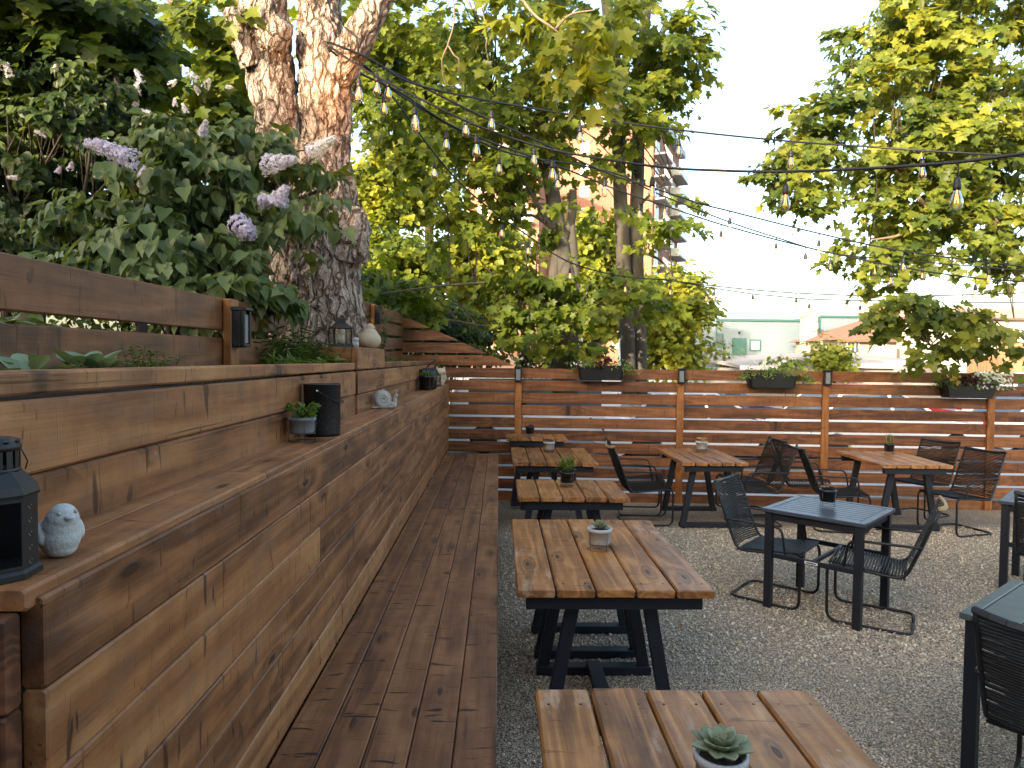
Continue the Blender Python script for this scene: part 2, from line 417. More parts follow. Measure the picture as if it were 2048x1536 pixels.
def sheet(name, x0, x1, y0, y1, nx, ny, zf, mat):
    xs = np.linspace(x0, x1, nx); ys = np.linspace(y0, y1, ny); v = [(x, y, zf(x, y)) for y in ys for x in xs]
    f = [(j*nx+i, j*nx+i+1, (j+1)*nx+i+1, (j+1)*nx+i) for j in range(ny-1) for i in range(nx-1)]
    me = bpy.data.meshes.new(name); me.from_pydata(v, [], f); me.polygons.foreach_set('use_smooth', [True]*len(f)); me.materials.append(mat)
    o = bpy.data.objects.new(name, me); COL.objects.link(o); return tag(o, kind='structure')
def gz(x, y):                                   # the yard dips a little towards the fence
    k = min(max((y-7.2)/1.9, 0), 1); k = k*k*(3-2*k)
    return -.155*k+.012*noise.noise(Vector((x*.9, y*.9, 0)))
def fy(x): return 9.62-.072*(x+1.3)             # line of the rear fence
sheet('gravel_ground', -1.3, 12.5, -3.8, 9.9, 90, 90, gz, GRAVEL)
sheet('ground', -900, 900, -900, 1200, 40, 40, lambda x, y: -.35, ASPHALT)
def pebbles():
    n = 120000; u = rng.random(n)
    y = 1.25+(u**1.35)*6.2; x = rng.random(n)*(.35+y*.86)+.03
    keep = ~((x < .0)); x, y = x[keep], y[keep]; n = len(x)
    z = np.array([gz(a, b) for a, b in zip(x, y)])
    V = np.array([(1, 0, 0), (-.1, .8, .1), (-.95, .1, 0), (0, -.85, -.1), (.1, .05, .6), (0, 0, -.5)], dtype=np.float32)
    F = np.array([(0, 1, 4), (1, 2, 4), (2, 3, 4), (3, 0, 4), (1, 0, 5), (2, 1, 5), (3, 2, 5), (0, 3, 5)])
    s = (.0028+.0062*rng.random(n)**3)*(1+.5*(y > 4)); an = rng.random(n)*2*pi; ca, sa = np.cos(an), np.sin(an)
    tl = rng.normal(size=(n, 2))*.35
    jit = 1+.35*rng.normal(size=(n, 6, 3)); L = V[None]*jit*s[:, None, None]
    X = L[..., 0]*ca[:, None]-L[..., 1]*sa[:, None]; Y = L[..., 0]*sa[:, None]+L[..., 1]*ca[:, None]
    Z = L[..., 2]+X*tl[:, :1]+Y*tl[:, 1:]
    co = np.stack([X+x[:, None], Y+y[:, None], Z+z[:, None]+s[:, None]*.45], -1).astype(np.float32)
    me = bpy.data.meshes.new('gravel_stones'); me.vertices.add(n*6); me.vertices.foreach_set('co', co.ravel())
    lp = (np.arange(n)[:, None]*6+F.ravel()[None]).ravel().astype(np.int32); me.loops.add(len(lp)); me.loops.foreach_set('vertex_index', lp)
    me.polygons.add(n*8); me.polygons.foreach_set('loop_start', np.arange(n*8, dtype=np.int32)*3); me.polygons.foreach_set('loop_total', np.full(n*8, 3, dtype=np.int32))
    me.update(calc_edges=True)
    m = NT('gravel_stone'); ri = m.geo().outputs['Random Per Island']
    c = m.ramp(ri, [(0, (.28, .24, .19)), (.2, (.50, .42, .32)), (.5, (.66, .55, .41)), (.7, (.74, .55, .39)), (.88, (.80, .69, .52)), (1, (.88, .80, .66))])
    m.bsdf(c, .8, 0, m.bump(m.noise(m.obj(), 300, 2), .3, .002), .35); me.materials.append(m.m)
    o = bpy.data.objects.new('gravel_stones', me); COL.objects.link(o)
    tag(o, 'loose grey and tan gravel stones covering the yard', 'gravel', kind='stuff')
pebbles()

# ------------------------------------------------------------------ long built-in bench, retaining wall, planter
YE = 9.02; Y0 = .98
X3, Y3, Z3 = Vector((1, 0, 0)), Vector((0, 1, 0)), Vector((0, 0, 1))
def yboard(mb, x, z, y0, y1, w, t, horiz=True, **k):
    """a board running along the yard; x, z is the middle of its section"""
    if horiz: mb.frame((x, (y0+y1)/2, z), Y3, -X3, Z3, y1-y0, w, t, **k)
    else: mb.frame((x, (y0+y1)/2, z), Y3, Z3, X3, y1-y0, w, t, **k)
def run(mb, x, z, y0, y1, cuts, w, t, horiz, ch=.005, gap=.002):
    ys = [y0]+[c for c in cuts if y0 < c < y1]+[y1]
    for a, b in zip(ys, ys[1:]): yboard(mb, x, z, a+gap/2, b-gap/2, w, t, horiz, ch=ch)
bench = thing('bench', 'long brown built-in bench of lengthwise boards below the retaining wall', 'bench', (-.33, 4.5, 0))
def loc(o, root):                       # parts are modelled in world space
    o.matrix_parent_inverse = Matrix.Translation(-Vector(root.location)); return o
mb = MB(); bw = .1295
for i in range(5):
    x = -.655+.132*(i+.5)
    run(mb, x, .62, .3, 8.48, [5.35] if 0 < i < 4 else ([3.1] if i == 4 else [6.9]), bw-.001*(i % 2), .038, True, ch=.004)
loc(mb.build('seat', W_DECK, bench), bench)
mb = MB()
for k in range(4): run(mb, -.03, .075+.146*k, .3, 8.46, [2.9+k*.7, 6.1-k*.3], .141, .03, False)
mb.box((-.65, 8.44, .0), (-.05, 8.47, .6))
loc(mb.build('skirt', W_WALL, bench), bench)
wall = thing('retaining_wall', 'waist-high retaining wall of stained horizontal boards with a ledge on top', 'wall', (-.75, 5, 0))
mb = MB(); top = 1.466
cuts = [[5.2], [3.6, 7.4], [2.55, 6.2], [4.6], [2.1, 6.8], [5.6]]
for k in range(6):
    z = top-.0695-.1395*k
    run(mb, -.681+.0012*(k % 2), z, Y0+.02, YE-.03, cuts[k], .1375, .036, False, ch=.004)
loc(mb.build('wall_face', W_WALL, wall), wall)
mb = MB()
run(mb, -.7265-.008, top-.0005, Y0, YE, [2.0, 5.9], .118, .034, True, ch=.005)
run(mb, -.825, top-.0015, Y0, YE, [3.4, 7.0], .066, .034, True, ch=.004)
loc(mb.build('ledge', W_WALL, wall), wall)
mb = MB()
for k in range(6):
    z = top-.018-.0695-.1415*k
    mb.frame((-.97, Y0-.008, z), X3, Z3, -Y3, .56, .1385, .036, ch=.004)
mb.frame((-.708, Y0+.004, .95), Z3, X3, Y3, .9, .016, .03, ch=.002)
loc(mb.build('end_face', W_END, wall), wall)
mb = MB(); mb.frame((-.682, YE-.013, 1.05), Z3, X3, -Y3, .88, .045, .03)
loc(mb.build('corner_trim', W_POST, wall), wall)

plb = thing('planter_box', 'long raised planter box of weathered boards behind the ledge', 'planter', (-1.0, 5, 0))
mb = MB()
for k, (z, w) in enumerate(((1.700, .076), (1.5875, .141), (1.50, .034))):
    pass
run(mb, -.868, 1.669, Y0, YE, [4.08, 5.02], .1375, .034, False, ch=.006)
run(mb, -.870, 1.5285, Y0, YE, [4.08, 5.02, 7.3], .1375, .034, False, ch=.006)
loc(mb.build('planter_wall', W_WALL, plb), plb)
mb = MB()
run(mb, -.895, 1.768, Y0, 4.05, [], .088, .043, True, ch=.005); run(mb, -.895, 1.768, 5.05, YE, [], .088, .043, True, ch=.005)
loc(mb.build('cap_rail', W_WALL, plb), plb)
mb = MB()
mb.frame((-.858, 4.55, 1.815), Y3, Z3, X3, .955, .135, .04, ch=.006)          # pier: face board, sides and lid
mb.frame((-.853, 4.55, 1.669), Y3, Z3, X3, .945, .138, .03, ch=.006); mb.frame((-.853, 4.55, 1.527), Y3, Z3, X3, .945, .138, .03, ch=.006)
mb.frame((-1.03, 4.09, 1.815), X3, Z3, -Y3, .30, .135, .034, ch=.004); mb.frame((-1.03, 5.01, 1.815), X3, Z3, -Y3, .30, .135, .034, ch=.004)
mb.frame((-1.03, 4.55, 1.872), Y3, -X3, Z3, .88, .30, .022, ch=.004)
loc(mb.build('pier', W_WALL, plb), plb)
mb = MB()
for z in (1.50, 1.643, 1.737): mb.frame((-1.03, Y0-.008, z if z < 1.7 else 1.745), X3, Z3, -Y3, .30, .1385 if z < 1.7 else .06, .034, ch=.004)
loc(mb.build('end_face', W_END, plb), plb)
mb = MB(); mb.box((-1.2, Y0+.03, 1.2), (-.9, YE-.03, 1.725), ch=.002)
so = loc(mb.build('planting_soil', SOIL, plb), plb)

# ground behind the left fence is higher
def bank(x, y):
    d = min(max((-1.24-x)/1.2, 0), 1); return 1.48+.25*noise.noise(Vector((x*.3, y*.3, 4)))*d
o = sheet('raised_garden_soil', -16, -1.24, -2.5, 15.5, 60, 70, bank, EARTH)
# stone-faced end of the bank
mb = MB(); mb.box((-16, 15.4, -.36), (-1.24, 15.6, 1.47)); mb.box((-1.30, 9.75, -.36), (-1.12, 15.4, 1.46))
tag(mb.build('garden_retaining_edge', CONCG), kind='structure')

# ------------------------------------------------------------------ fences
PITCH = .172; BW = .140; TOPZ = 1.695
rf = thing('rear_fence', 'brown slatted timber fence across the back of the yard with orange posts', 'fence', (2.7, fy(2.7), 0))
RZ = math.atan(-.072); ex = Vector((math.cos(RZ), math.sin(RZ), 0)); nb = Vector((-math.sin(RZ), math.cos(RZ), 0))
def fpt(x, z, off=0.): return Vector((x, fy(x), z))+nb*off
PX = [.24, 2.43, 4.35, 6.42, 8.6, 10.8]
def fx(px, y): 
    d = ray(px, y); k = (9.62+.072*-1.3-CAMP.y)/(d.y+.072*d.x); return (d*k).x
PX = [fx(1037, 760), fx(1360, 780), fx(1649, 790), fx(1976, 880)]; PX += [PX[3]+2.1, PX[3]+4.2]
bays = [-1.36]+PX+[PX[5]+1.2]
for bi in range(len(bays)-1):
    mb = MB(); xa, xb = bays[bi]+.002, bays[bi+1]-.002
    for k in range(12):
        z = TOPZ-BW/2-PITCH*k
        if z-BW/2 < -.3: break
        mb.bar(fpt(xa, z), fpt(xb, z), .03, BW, ch=.004)
    if bi == 0:                          # stepped-up part with the diagonal cut
        xl, zl = -1.36, 2.42; xr, zr = PX[0]-.02, 1.71
        for k in range(1, 6):
            z0 = TOPZ-BW+PITCH*k; z1 = z0+BW
            cut = lambda z: xl+(zl-z)/(zl-zr)*(xr-xl)
            if z0 > zl: break
            a0 = min(cut(z0), xr); a1 = max(cut(min(z1, zl)), xl)
            A = fpt(xa, z0, -.015); 
            pts = [fpt(xa, z0, -.015), fpt(a0, z0, -.015), fpt(a1, min(z1, zl), -.015), fpt(xa, min(z1, zl), -.015)]
            b0 = len(mb.v); mb.prism(pts, nb*.03)
            off = (R.uniform(0, 60), R.uniform(0, 60), R.uniform(0, 60))
            for q in range(b0, len(mb.v)):
                p = mb.v[q]; mb.wc[q] = (p[0]+off[0], p[2]+off[1], off[2])
    o = mb.build('slat_panel', W_FENCE, rf, fixn=False); loc(o, rf)
for x in PX:
    mb = MB(); c = fpt(x, .72, -.036); mb.frame(c, Z3, ex, nb, 1.90, .092, .040, ch=.004)
    loc(mb.build('post', W_POST, rf), rf)

lf = thing('side_fence', 'brown horizontal board fence standing in the planter, running from the left foreground to the tree', 'fence', (-1.22, 2, 1.4))
mb = MB()
def slat(mb, x0, y0, z0, x1, y1, z1, w=.140): mb.bar((x0, y0, z0), (x1, y1, z1), .03, w, ch=.004)
for k in range(3):
    zt = -BW/2-PITCH*k
    slat(mb, -1.22, .2, 2.062+zt, -1.22, 3.04, 2.072+zt); slat(mb, -1.22, 3.044, 2.072+zt, -1.23, 3.93, 2.092+zt)
loc(mb.build('slat_panel', W_FENCE, lf), lf)
for y in (1.0, 3.04):
    mb = MB(); mb.frame((-1.183, y, 1.86 if y > 2 else 1.68), Z3, Y3, X3, .42 if y > 2 else .80, .088, .038); loc(mb.build('post', W_POST, lf), lf)
lf2 = thing('side_fence', 'short taller stretch of side fence between the big tree trunk and the rear fence', 'fence', (-1.3, 7.5, 1.4))
mb = MB()
for k in range(5):
    zt = -BW/2-PITCH*k
    slat(mb, -1.30, 5.30, 2.335+zt, -1.36, 9.56, 2.435+zt)
loc(mb.build('slat_panel', W_FENCE, lf2), lf2)
mb = MB(); mb.frame((-1.275, 6.95, 2.0), Z3, Y3, X3, .72, .088, .038); loc(mb.build('post', W_POST, lf2), lf2)

# post lights
def light(name_lbl, p, rz, s=1.0):
    t = thing('post_light', name_lbl, 'lamp', p, rz, 'box lights on the fence posts')
    mb = MB(); mb.box((-.05*s, -.022, -.10*s), (.05*s, .022, .10*s), ch=.006); mb.box((-.056*s, -.045, .088*s), (.056*s, .024, .108*s), ch=.004)
    for sx in (-1, 1): mb.box((sx*.041*s-.008, -.036, -.095*s), (sx*.041*s+.008, -.020, .09*s), ch=.002)
    mb.box((-.045*s, -.036, -.098*s), (.045*s, -.020, -.082*s), ch=.002)
    mb.build('housing', BLACKM, t)
    mb = MB(); mb.box((-.030*s, -.029, -.078*s), (.030*s, -.023, .07*s), ch=.001); mb.build('frosted_panel', FROST, t)
    return t
for x, l in zip(PX[:4], ('black box light on the fence post behind the row of bench tables', 'black box light on the fence post left of the middle flower box', 'black box light on the fence post right of the middle flower box', 'black box light half hidden by the white flowers of the right-hand flower box')):
    light(l, fpt(x, 1.61, -.08), RZ)
light('black box light high on the left fence beneath the lilac leaves', (-1.145, 3.04, 1.945), pi/2, .85)
light('black box light on the left fence just beyond the tree trunk', (-1.235, 6.95, 2.25), pi/2, .9)

# ------------------------------------------------------------------ wooden trestle tables
def trestle(root, y, cx, tw, bw_, H, th=.065):
    mb = MB()
    for s in (-1, 1): mb.bar((cx+s*tw/2, y, H), (cx+s*bw_/2, y, .03), .045, th, up=(0, 1, 0), ch=.003) if False else mb.bar((cx+s*tw/2, y, H), (cx+s*bw_/2, y, .0), .042, th, up=(1, 0, .01), ch=.003)
    mb.bar((cx-bw_/2-.03, y, .03), (cx+bw_/2+.03, y, .03), .075, .05, ch=.003)
    mb.bar((cx-tw/2-.05, y, H-.01), (cx+tw/2+.05, y, H-.01), .05, .05, ch=.003)
    return mb.build('trestle', NAVY, root)
def wtable(label, x0, x1, y0, y1, z, rz=0., nb_=5, frames=None, skew=0., group='wooden trestle tables', base=0.):
    cx, cy = (x0+x1)/2, (y0+y1)/2; w = x1-x0; L = y1-y0
    t = thing('trestle_table', label, 'table', (cx, cy, base), rz, group)
    z -= base; th = .040; mb = MB(); p = w/nb_
    for i in range(nb_):
        x = -w/2+p*(i+.5); e = R.uniform(-.012, .012)
        mb.frame((x, R.uniform(-.004, .004), z-th/2+R.uniform(-.0015, .0015)), Y3, -X3, Z3, L+e, p-.010, th, ch=.007)
    tp = mb.build('tabletop', W_TABLE, t)
    mb = MB()
    for i in range(nb_):
        x = -w/2+p*(i+.5)
        for yy in (-L/2+.10, L/2-.10):
            for dx in (-p*.28, p*.28): mb.lathe([(.0045, 0), (.0045, .0012), (0, .0012)], 8, (x+dx, yy, z-.0004))
    mb.build('screw_heads', W_END, tp)
    for yy in (-L/2+.07, L/2-.07): mb = MB(); mb.bar((-w/2+.05, yy, z-th-.036), (w/2-.05, yy, z-th-.036), .04, .068, ch=.003); mb.build('apron', NAVY, t)
    H = z-th-.03
    fr = frames or (-L/2+.17, L/2-.17)
    for yy in fr: trestle(t, yy, 0, .36, .60, H)
    if frames: mb = MB(); mb.bar((0, fr[0], .058), (0, fr[1], .058), .08, .045, ch=.003); mb.build('stretcher', NAVY, t)
    return t
wtable('wooden trestle table in the bottom foreground with orange-brown knotty boards', .125, 1.035, .80, 2.20, .74)
wtable('second wooden trestle table from the front with a grey pot and pale worn right-hand board', .09, 1.035, 3.155, 4.58, .74, frames=(-.56, .02, .24, .62))
wtable('wooden trestle table carrying a black pot with a bushy plant, third from the front', .155, 1.05, 5.33, 6.13, .735)
wtable('wooden trestle table carrying a whitish pot of orange succulents, fourth from the front', .15, 1.065, 7.13, 8.36, .735)
wtable('small wooden table at the far end of the bench row against the rear fence', .10, .905, 8.78, 9.32, .80, base=-.12)
wtable('wooden trestle table left of the middle fence post with a white pot', 1.96, 2.68, 7.2, 8.36, .74, rz=.0)
wtable('wooden trestle table at the right of the rear fence with a black grass pot', 4.10, 4.86, 7.12, 8.22, .74, rz=-.04, nb_=5)

# ------------------------------------------------------------------ dark square bistro tables
def dtable(label, c, rz, S=.71, H=.74, planks=9, mat=SLATE):
    t = thing('bistro_table', label, 'table', (c[0], c[1], 0), rz, 'dark painted square tables')
    mb = MB(); h = S/2; fw = .05
    for s in (-1, 1):
        mb.box((-h, s*(h-fw/2)-fw/2, H-.028), (h, s*(h-fw/2)+fw/2, H), ch=.004)
        mb.box((s*(h-fw/2)-fw/2, -h+fw+.001, H-.028), (s*(h-fw/2)+fw/2, h-fw-.001, H-.001), ch=.004)
    top = mb.build('top_frame', mat, t)
    mb = MB(); inn = 2*(h-fw); p = inn/planks
    for i in range(planks):
        y = -h+fw+p*(i+.5); mb.box((-h+fw+.003, y-p/2+.0035, H-.022), (h-fw-.003, y+p/2-.0035, H-.003), ch=.003)
    mb.build('top_slats', mat, t)
    for s in (-1, 1):
        mb = MB(); mb.box((-h+.05, s*(h-.045)-.012, H-.085), (h-.05, s*(h-.045)+.012, H-.029)); mb.build('apron', NAVY, t)
        mb = MB(); mb.box((s*(h-.045)-.012, -h+.058, H-.084), (s*(h-.045)+.012, h-.058, H-.029)); mb.build('apron', NAVY, t)
    for a, b in ((-1, -1), (1, -1), (1, 1), (-1, 1)):
        mb = MB(); mb.box((a*(h-.045)-.027, b*(h-.045)-.027, .0), (a*(h-.045)+.027, b*(h-.045)+.027, H-.030), ch=.004); mb.build('leg', NAVY, t)
    mb = MB()
    for s in (-1, 1): mb.box((-h+.075, s*(h-.045)-.011, .375), (h-.075, s*(h-.045)+.011, .410))
    mb.box((-.013, -h+.058, .378), (.013, h-.058, .407)); st = mb.build('stretcher', NAVY, t)
    mb = MB(); mb.box((-.045, -h+.0315, .382), (.045, -h+.0335, .402), ch=.0005); mb.build('tag', WHITEP, st)
    mb = MB(); mb.box((-.034, -h+.0300, .388), (.034, -h+.0314, .396), ch=.0003); mb.build('tag_print', BLACKM, st)
    return t
A45 = -pi/4
dtable('dark blue-grey slatted square table standing alone on the gravel with two cord chairs', (2.455, 4.98), A45)
d2 = dtable('dark slatted square table cut by the right edge of the photo near the rear fence', (4.47, 5.30), A45)
dtable('grey-green table of wide planks in the near right corner', (2.53, 2.83), math.radians(38), planks=4, mat=PLANKG, S=.74)

# ------------------------------------------------------------------ cord chairs
def chair(label, loc_, rz, tan=False):
    t = thing('cord_chair', label, 'chair', (*loc_, 0), rz, 'black cord armchairs on bent steel frames')
    w = .235; prof_back = [(-.20, .395), (-.245, .43), (-.285, .56), (-.325, .70), (-.375, .82), (-.405, .875)]
    # side frames: base rail, front upright, seat rail, back upright
    mb = MB()
    for s in (-1, 1):
        y = s*w
        pts = [(-.27, y*.0, .013)]
        pts = [(-.27, 0, .013), (-.27, y, .013), (.25, y, .013), (.255, y, .415), (-.215, y, .375), (-.29, y, .56), (-.34, y, .70), (-.41, y*.98, .875)]
        mb.tube(fillet(pts[:5]+pts[5:], .07, 5), .0105, 8)
    mb.tube([(-.215, -w, .378), (-.215, w, .378)], .008, 6); mb.tube([(.20, -w, .400), (.20, w, .400)], .008, 6)
    mb.build('frame', BLACKM, t)
    for s in (-1, 1):
        mb = MB(); y = s*(w+.016)
        mb.tube(fillet([(-.315, s*w, .60), (-.30, y, .605), (.12, y, .60), (.15, y, .41), (.15, s*w, .405)], .06, 5), .009, 8)
        mb.build('armrest', BLACKM, t)
    # concave head rail
    mb = MB(); top = []
    for i in range(9):
        u = i/8*2-1; top.append((-.405-.035*(1-u*u), u*w, .875-.018*(1-u*u)))
    for a, b in zip(top, top[1:]):
        a, b = Vector(a), Vector(b); mb.bar(a, b+(b-a)*.12, .022, .030, ch=.006, up=(.4, 0, 1))
    mb.build('head_rail', TAN if tan else BLACKM, t)
    mb = MB(); n = 25                      # seat cords run side to side
    for i in range(n):
        x = -.20+.44*i/(n-1); z = .378+.037*(x+.21)/.46+.004
        mb.tube([(x-.004, -w, z+.006), (x, 0, z-.004), (x+.004, w, z+.006)], .0062, 5, cap=False)
        mb.tube([(x+.006, -w, z-.010), (x+.002, w, z-.012)], .0055, 4, cap=False)
    mb.build('seat_cords', CORD, t)
    mb = MB(); P = [Vector(p) for p in ((-.225, 0, .40), (-.29, 0, .56), (-.34, 0, .70), (-.405, 0, .86))]; S_ = spline(P, 10); n = 34
    for i in range(n):
        q = i/(n-1)*(len(S_)-1); k = min(int(q), len(S_)-2); p = S_[k].lerp(S_[k+1], q-k); bow = .028
        sk = R.uniform(-.004, .004)
        mb.tube([(p.x+.008, -w, p.z+sk), (p.x-bow*.75+.004, -w*.5, p.z), (p.x-bow, 0, p.z), (p.x-bow*.75+.004, w*.5, p.z), (p.x+.008, w, p.z-sk)], .0062, 5, cap=False)
    mb.build('back_cords', CORD, t)
    return t
D = math.radians
chair('black cord chair on the left of the lone dark table, facing it', (2.16, 5.20), D(-41))
chair('black cord chair with a tan head rail on the right of the lone dark table', (2.66, 4.76), D(147), True)
chair('black cord chair with a tan head rail, nearer one left of the white-pot table', (1.66, 7.62), D(2), True)
chair('black cord chair, farther one left of the white-pot table', (1.72, 8.10), D(-4))
chair('black cord chair, nearer one right of the white-pot table', (2.88, 7.62), D(176))
chair('black cord chair, farther one right of the white-pot table', (2.98, 8.16), D(183))
chair('black cord chair, nearer one left of the grass-pot table and turned slightly', (3.74, 7.36), D(-14))
chair('black cord chair, farther one left of the grass-pot table', (3.66, 7.95), D(-22))
chair('black cord chair, nearer one right of the grass-pot table', (4.96, 7.26), D(196))
chair('black cord chair, farther one right of the grass-pot table', (5.05, 8.05), D(206))
chair('black cord chair in the near right corner, seen from behind', (2.30, 2.62), D(38))
chair('black cord chair at the right edge beside the slatted table near the fence', (4.27, 5.05), D(45))
# ------------------------------------------------------------------ pots and their plants
GREY_SUC = leafm('grey_green_succulent', [(.17, .19, .11), (.26, .29, .17), (.36, .37, .24)], .12, .5)
RED_SUC = leafm('reddish_succulent', [(.16, .09, .07), (.26, .14, .09), (.30, .24, .14)], .12, .5)
ORANGE_SUC = leafm('orange_succulent', [(.42, .16, .06), (.46, .24, .10), (.25, .30, .12)], .15, .5)
BUSHY = leafm('bushy_herb', [(.06, .11, .02), (.12, .19, .03), (.20, .28, .05)], .35)
DRYG = leafm('pale_wispy_grass', [(.17, .17, .06), (.28, .26, .12), (.20, .24, .10)], .3)
def rosette(P, D, N, S, c, r, layers=4, seed=0, fat=1.):
    k = 0
    for l in range(layers):
        n = 9-l if layers > 3 else 7-l
        el = D_(8+l*19)
        for i in range(max(n, 4)):
            an = k*2.399963; k += 1
            d = Vector((math.cos(an)*math.cos(el), math.sin(an)*math.cos(el), math.sin(el)))
            P.append(tuple(Vector(c)+d*r*.12)); D.append(tuple(d)); N.append((-math.cos(an)*math.sin(el), -math.sin(an)*math.sin(el), math.cos(el))); S.append(r*(1.02-.17*l))
D_ = math.radians
def fatleaves(name, P, D, N, S, mat, parent, w=.42, t=.16):
    """thick pointed succulent leaves"""
    mb = MB()
    for p, d, n, s in zip(P, D, N, S):
        p, d, n = Vector(p), Vector(d).normalized(), Vector(n); b = n.cross(d).normalized(); n = d.cross(b)
        rings = [(.0, .16, .5), (.22, .62, 1.), (.50, 1., 1.), (.76, .80, .75), (.93, .34, .4), (1.02, .03, .1)]
        vs = []; m = 8
        for x, ww, tt in rings:
            for k in range(m):
                a = 2*pi*k/m; yy = math.cos(a)*ww*w*s*.5; zz = math.sin(a)*tt*t*s*.5+ .35*abs(yy)+.14*s*x*x
                vs.append(p+d*(x*s)+b*yy+n*zz)
        fs = [(i*m+k, i*m+(k+1) % m, i*m+m+(k+1) % m, i*m+m+k) for i in range(len(rings)-1) for k in range(m)]
        fs += [tuple(range(m-1, -1, -1)), tuple((len(rings)-1)*m+k for k in range(m))]
        mb.add(vs, fs, None, R.random(), True)
    return mb.build(name, mat, parent)
def pot(label, p, kind, mat, r=.066, h=.088, stand=True, group='small potted plants on wire stands'):
    t = thing('potted_plant', label, 'plant', tuple(p), 0, group); z0 = .034 if stand else 0
    mb = MB(); mb.lathe([(0, z0), (r*.86, z0), (r*.93, z0+.006), (r*.96, z0+h*.78), (r*1.05, z0+h*.79), (r*1.06, z0+h), (r*.93, z0+h+.001), (r*.92, z0+h*.86), (0, z0+h*.86)], 32)
    pt = mb.build('pot', mat, t)
    mb = MB(); mb.lathe([(r*.915, z0+h*.84), (r*.6, z0+h*.90), (0, z0+h*.92)], 20); mb.build('soil', SOIL, pt)
    if stand:
        mb = MB(); ring = lambda rr, z: mb.tube([(rr*math.cos(a*pi/12), rr*math.sin(a*pi/12), z) for a in range(25)], .0014, 5, cap=False)
        ring(r*1.0, .0016); ring(r*1.0, z0-.001)
        for a in range(4):
            an = a*pi/2+.5; mb.tube([(r*math.cos(an), r*math.sin(an), .001), (r*1.0*math.cos(an), r*1.0*math.sin(an), z0), (r*1.09*math.cos(an), r*1.09*math.sin(an), z0+h*.8)], .0014, 5)
        mb.build('wire_stand', WIRE, t)
    zt = z0+h*.92; P, Dd, N, S = [], [], [], []
    if kind == 'rosette':
        rosette(P, Dd, N, S, (0, 0, zt+.012), r*1.12, 5); fatleaves('rosette', P, Dd, N, S, GREY_SUC, t, .66, .16)
    elif kind == 'agave':
        for i in range(26):
            an = i*2.4; el = D_(18+i*2.6); d = (math.cos(an)*math.cos(el), math.sin(an)*math.cos(el), math.sin(el)); P.append((0, 0, zt)); Dd.append(d); N.append((-math.cos(an)*math.sin(el), -math.sin(an)*math.sin(el), math.cos(el))); S.append(r*(.95-.008*i))
        fatleaves('rosette', P, Dd, N, S, GREY_SUC, t, .30, .12)
    elif kind in ('reddish', 'orange'):
        for j in range(5):
            a = j*1.3; c = (r*.5*math.cos(a), r*.5*math.sin(a), zt+.01+R.uniform(0, .03)); rosette(P, Dd, N, S, c, r*.42, 4)
        fatleaves('rosettes', P, Dd, N, S, RED_SUC if kind == 'reddish' else ORANGE_SUC, t, .5, .3)
    elif kind == 'bush':
        mb = MB()
        for i in range(14):
            a = i*2.4; tip = (r*1.0*math.cos(a)*R.uniform(.3, 1), r*1.0*math.sin(a)*R.uniform(.3, 1), zt+R.uniform(.05, .12)); mb.tube([(tip[0]*.2, tip[1]*.2, zt-.01), (tip[0]*.6, tip[1]*.6, zt+.04), tip], .0022, 5)
            for q in range(22):
                P.append((tip[0]+R.gauss(0, .016), tip[1]+R.gauss(0, .016), tip[2]+R.gauss(-.005, .016))); Dd.append((R.gauss(0, 1), R.gauss(0, 1), R.gauss(.3, .6))); N.append((R.gauss(0, .5), R.gauss(0, .5), 1)); S.append(.017)
        mb.build('stems', BUSHY, t); leaf_obj('foliage', P, Dd, N, S, BROAD, BUSHY, t)
    elif kind == 'leafy':
        mb = MB()
        for i in range(12):
            a = i*2.4; rr = r*R.uniform(.4, 1.25); tip = Vector((rr*math.cos(a), rr*math.sin(a), zt+R.uniform(.02, .06))); mb.tube([(0, 0, zt-.01), tip*.6+Vector((0, 0, zt*.4+.008)), tip], .0025, 5)
            for q in range(9):
                P.append(tuple(tip*(.6+.4*q/9)+Vector((0, 0, zt*.4*(1-q/9))))); Dd.append((math.cos(a)+R.gauss(0, .7), math.sin(a)+R.gauss(0, .7), R.gauss(.3, .4))); N.append((R.gauss(0, .4), R.gauss(0, .4), 1)); S.append(.030)
        mb.build('stems', BUSHY, t); leaf_obj('foliage', P, Dd, N, S, OVAL, BUSHY, t)
    elif kind == 'grass':
        for i in range(90):
            a = R.uniform(0, 2*pi); P.append((R.gauss(0, r*.3), R.gauss(0, r*.3), zt)); Dd.append((math.cos(a)*.45, math.sin(a)*.45, 1)); N.append((math.cos(a), math.sin(a), -.3)); S.append(R.uniform(.05, .13))
        leaf_obj('blades', P, Dd, N, S, tmpl([(0, 0), (.3, .03), (.7, .025), (1, 0)], .2, .25), DRYG, t)
    elif kind == 'spiky':
        for i in range(60):
            a = i*2.4; el = D_(R.uniform(25, 85)); P.append((R.gauss(0, r*.4), R.gauss(0, r*.4), zt)); Dd.append((math.cos(a)*math.cos(el), math.sin(a)*math.cos(el), math.sin(el))); N.append((-math.cos(a)*math.sin(el), -math.sin(a)*math.sin(el), math.cos(el))); S.append(R.uniform(.03, .07))
        fatleaves('fingers', P, Dd, N, S, BUSHY, t, .22, .2)
    return t
TZ = .7415
q = atz(1440, 1578, TZ); pot('fleshy grey-green rosette succulent in a white concrete pot on the foreground table', (q.x, q.y, TZ), 'rosette', CONC, r=.064, stand=False, h=.095, group=None)
q = atz(1199, 1098, TZ); pot('spiky blue-green succulent in a grey concrete pot on a wire stand, second table', (q.x, q.y, TZ), 'agave', CONC)
q = atz(1134, 972, .736); pot('black pot with a bright green bushy herb on the third bench table', (q.x, q.y-.0, .736), 'bush', BLKPLA, r=.062)
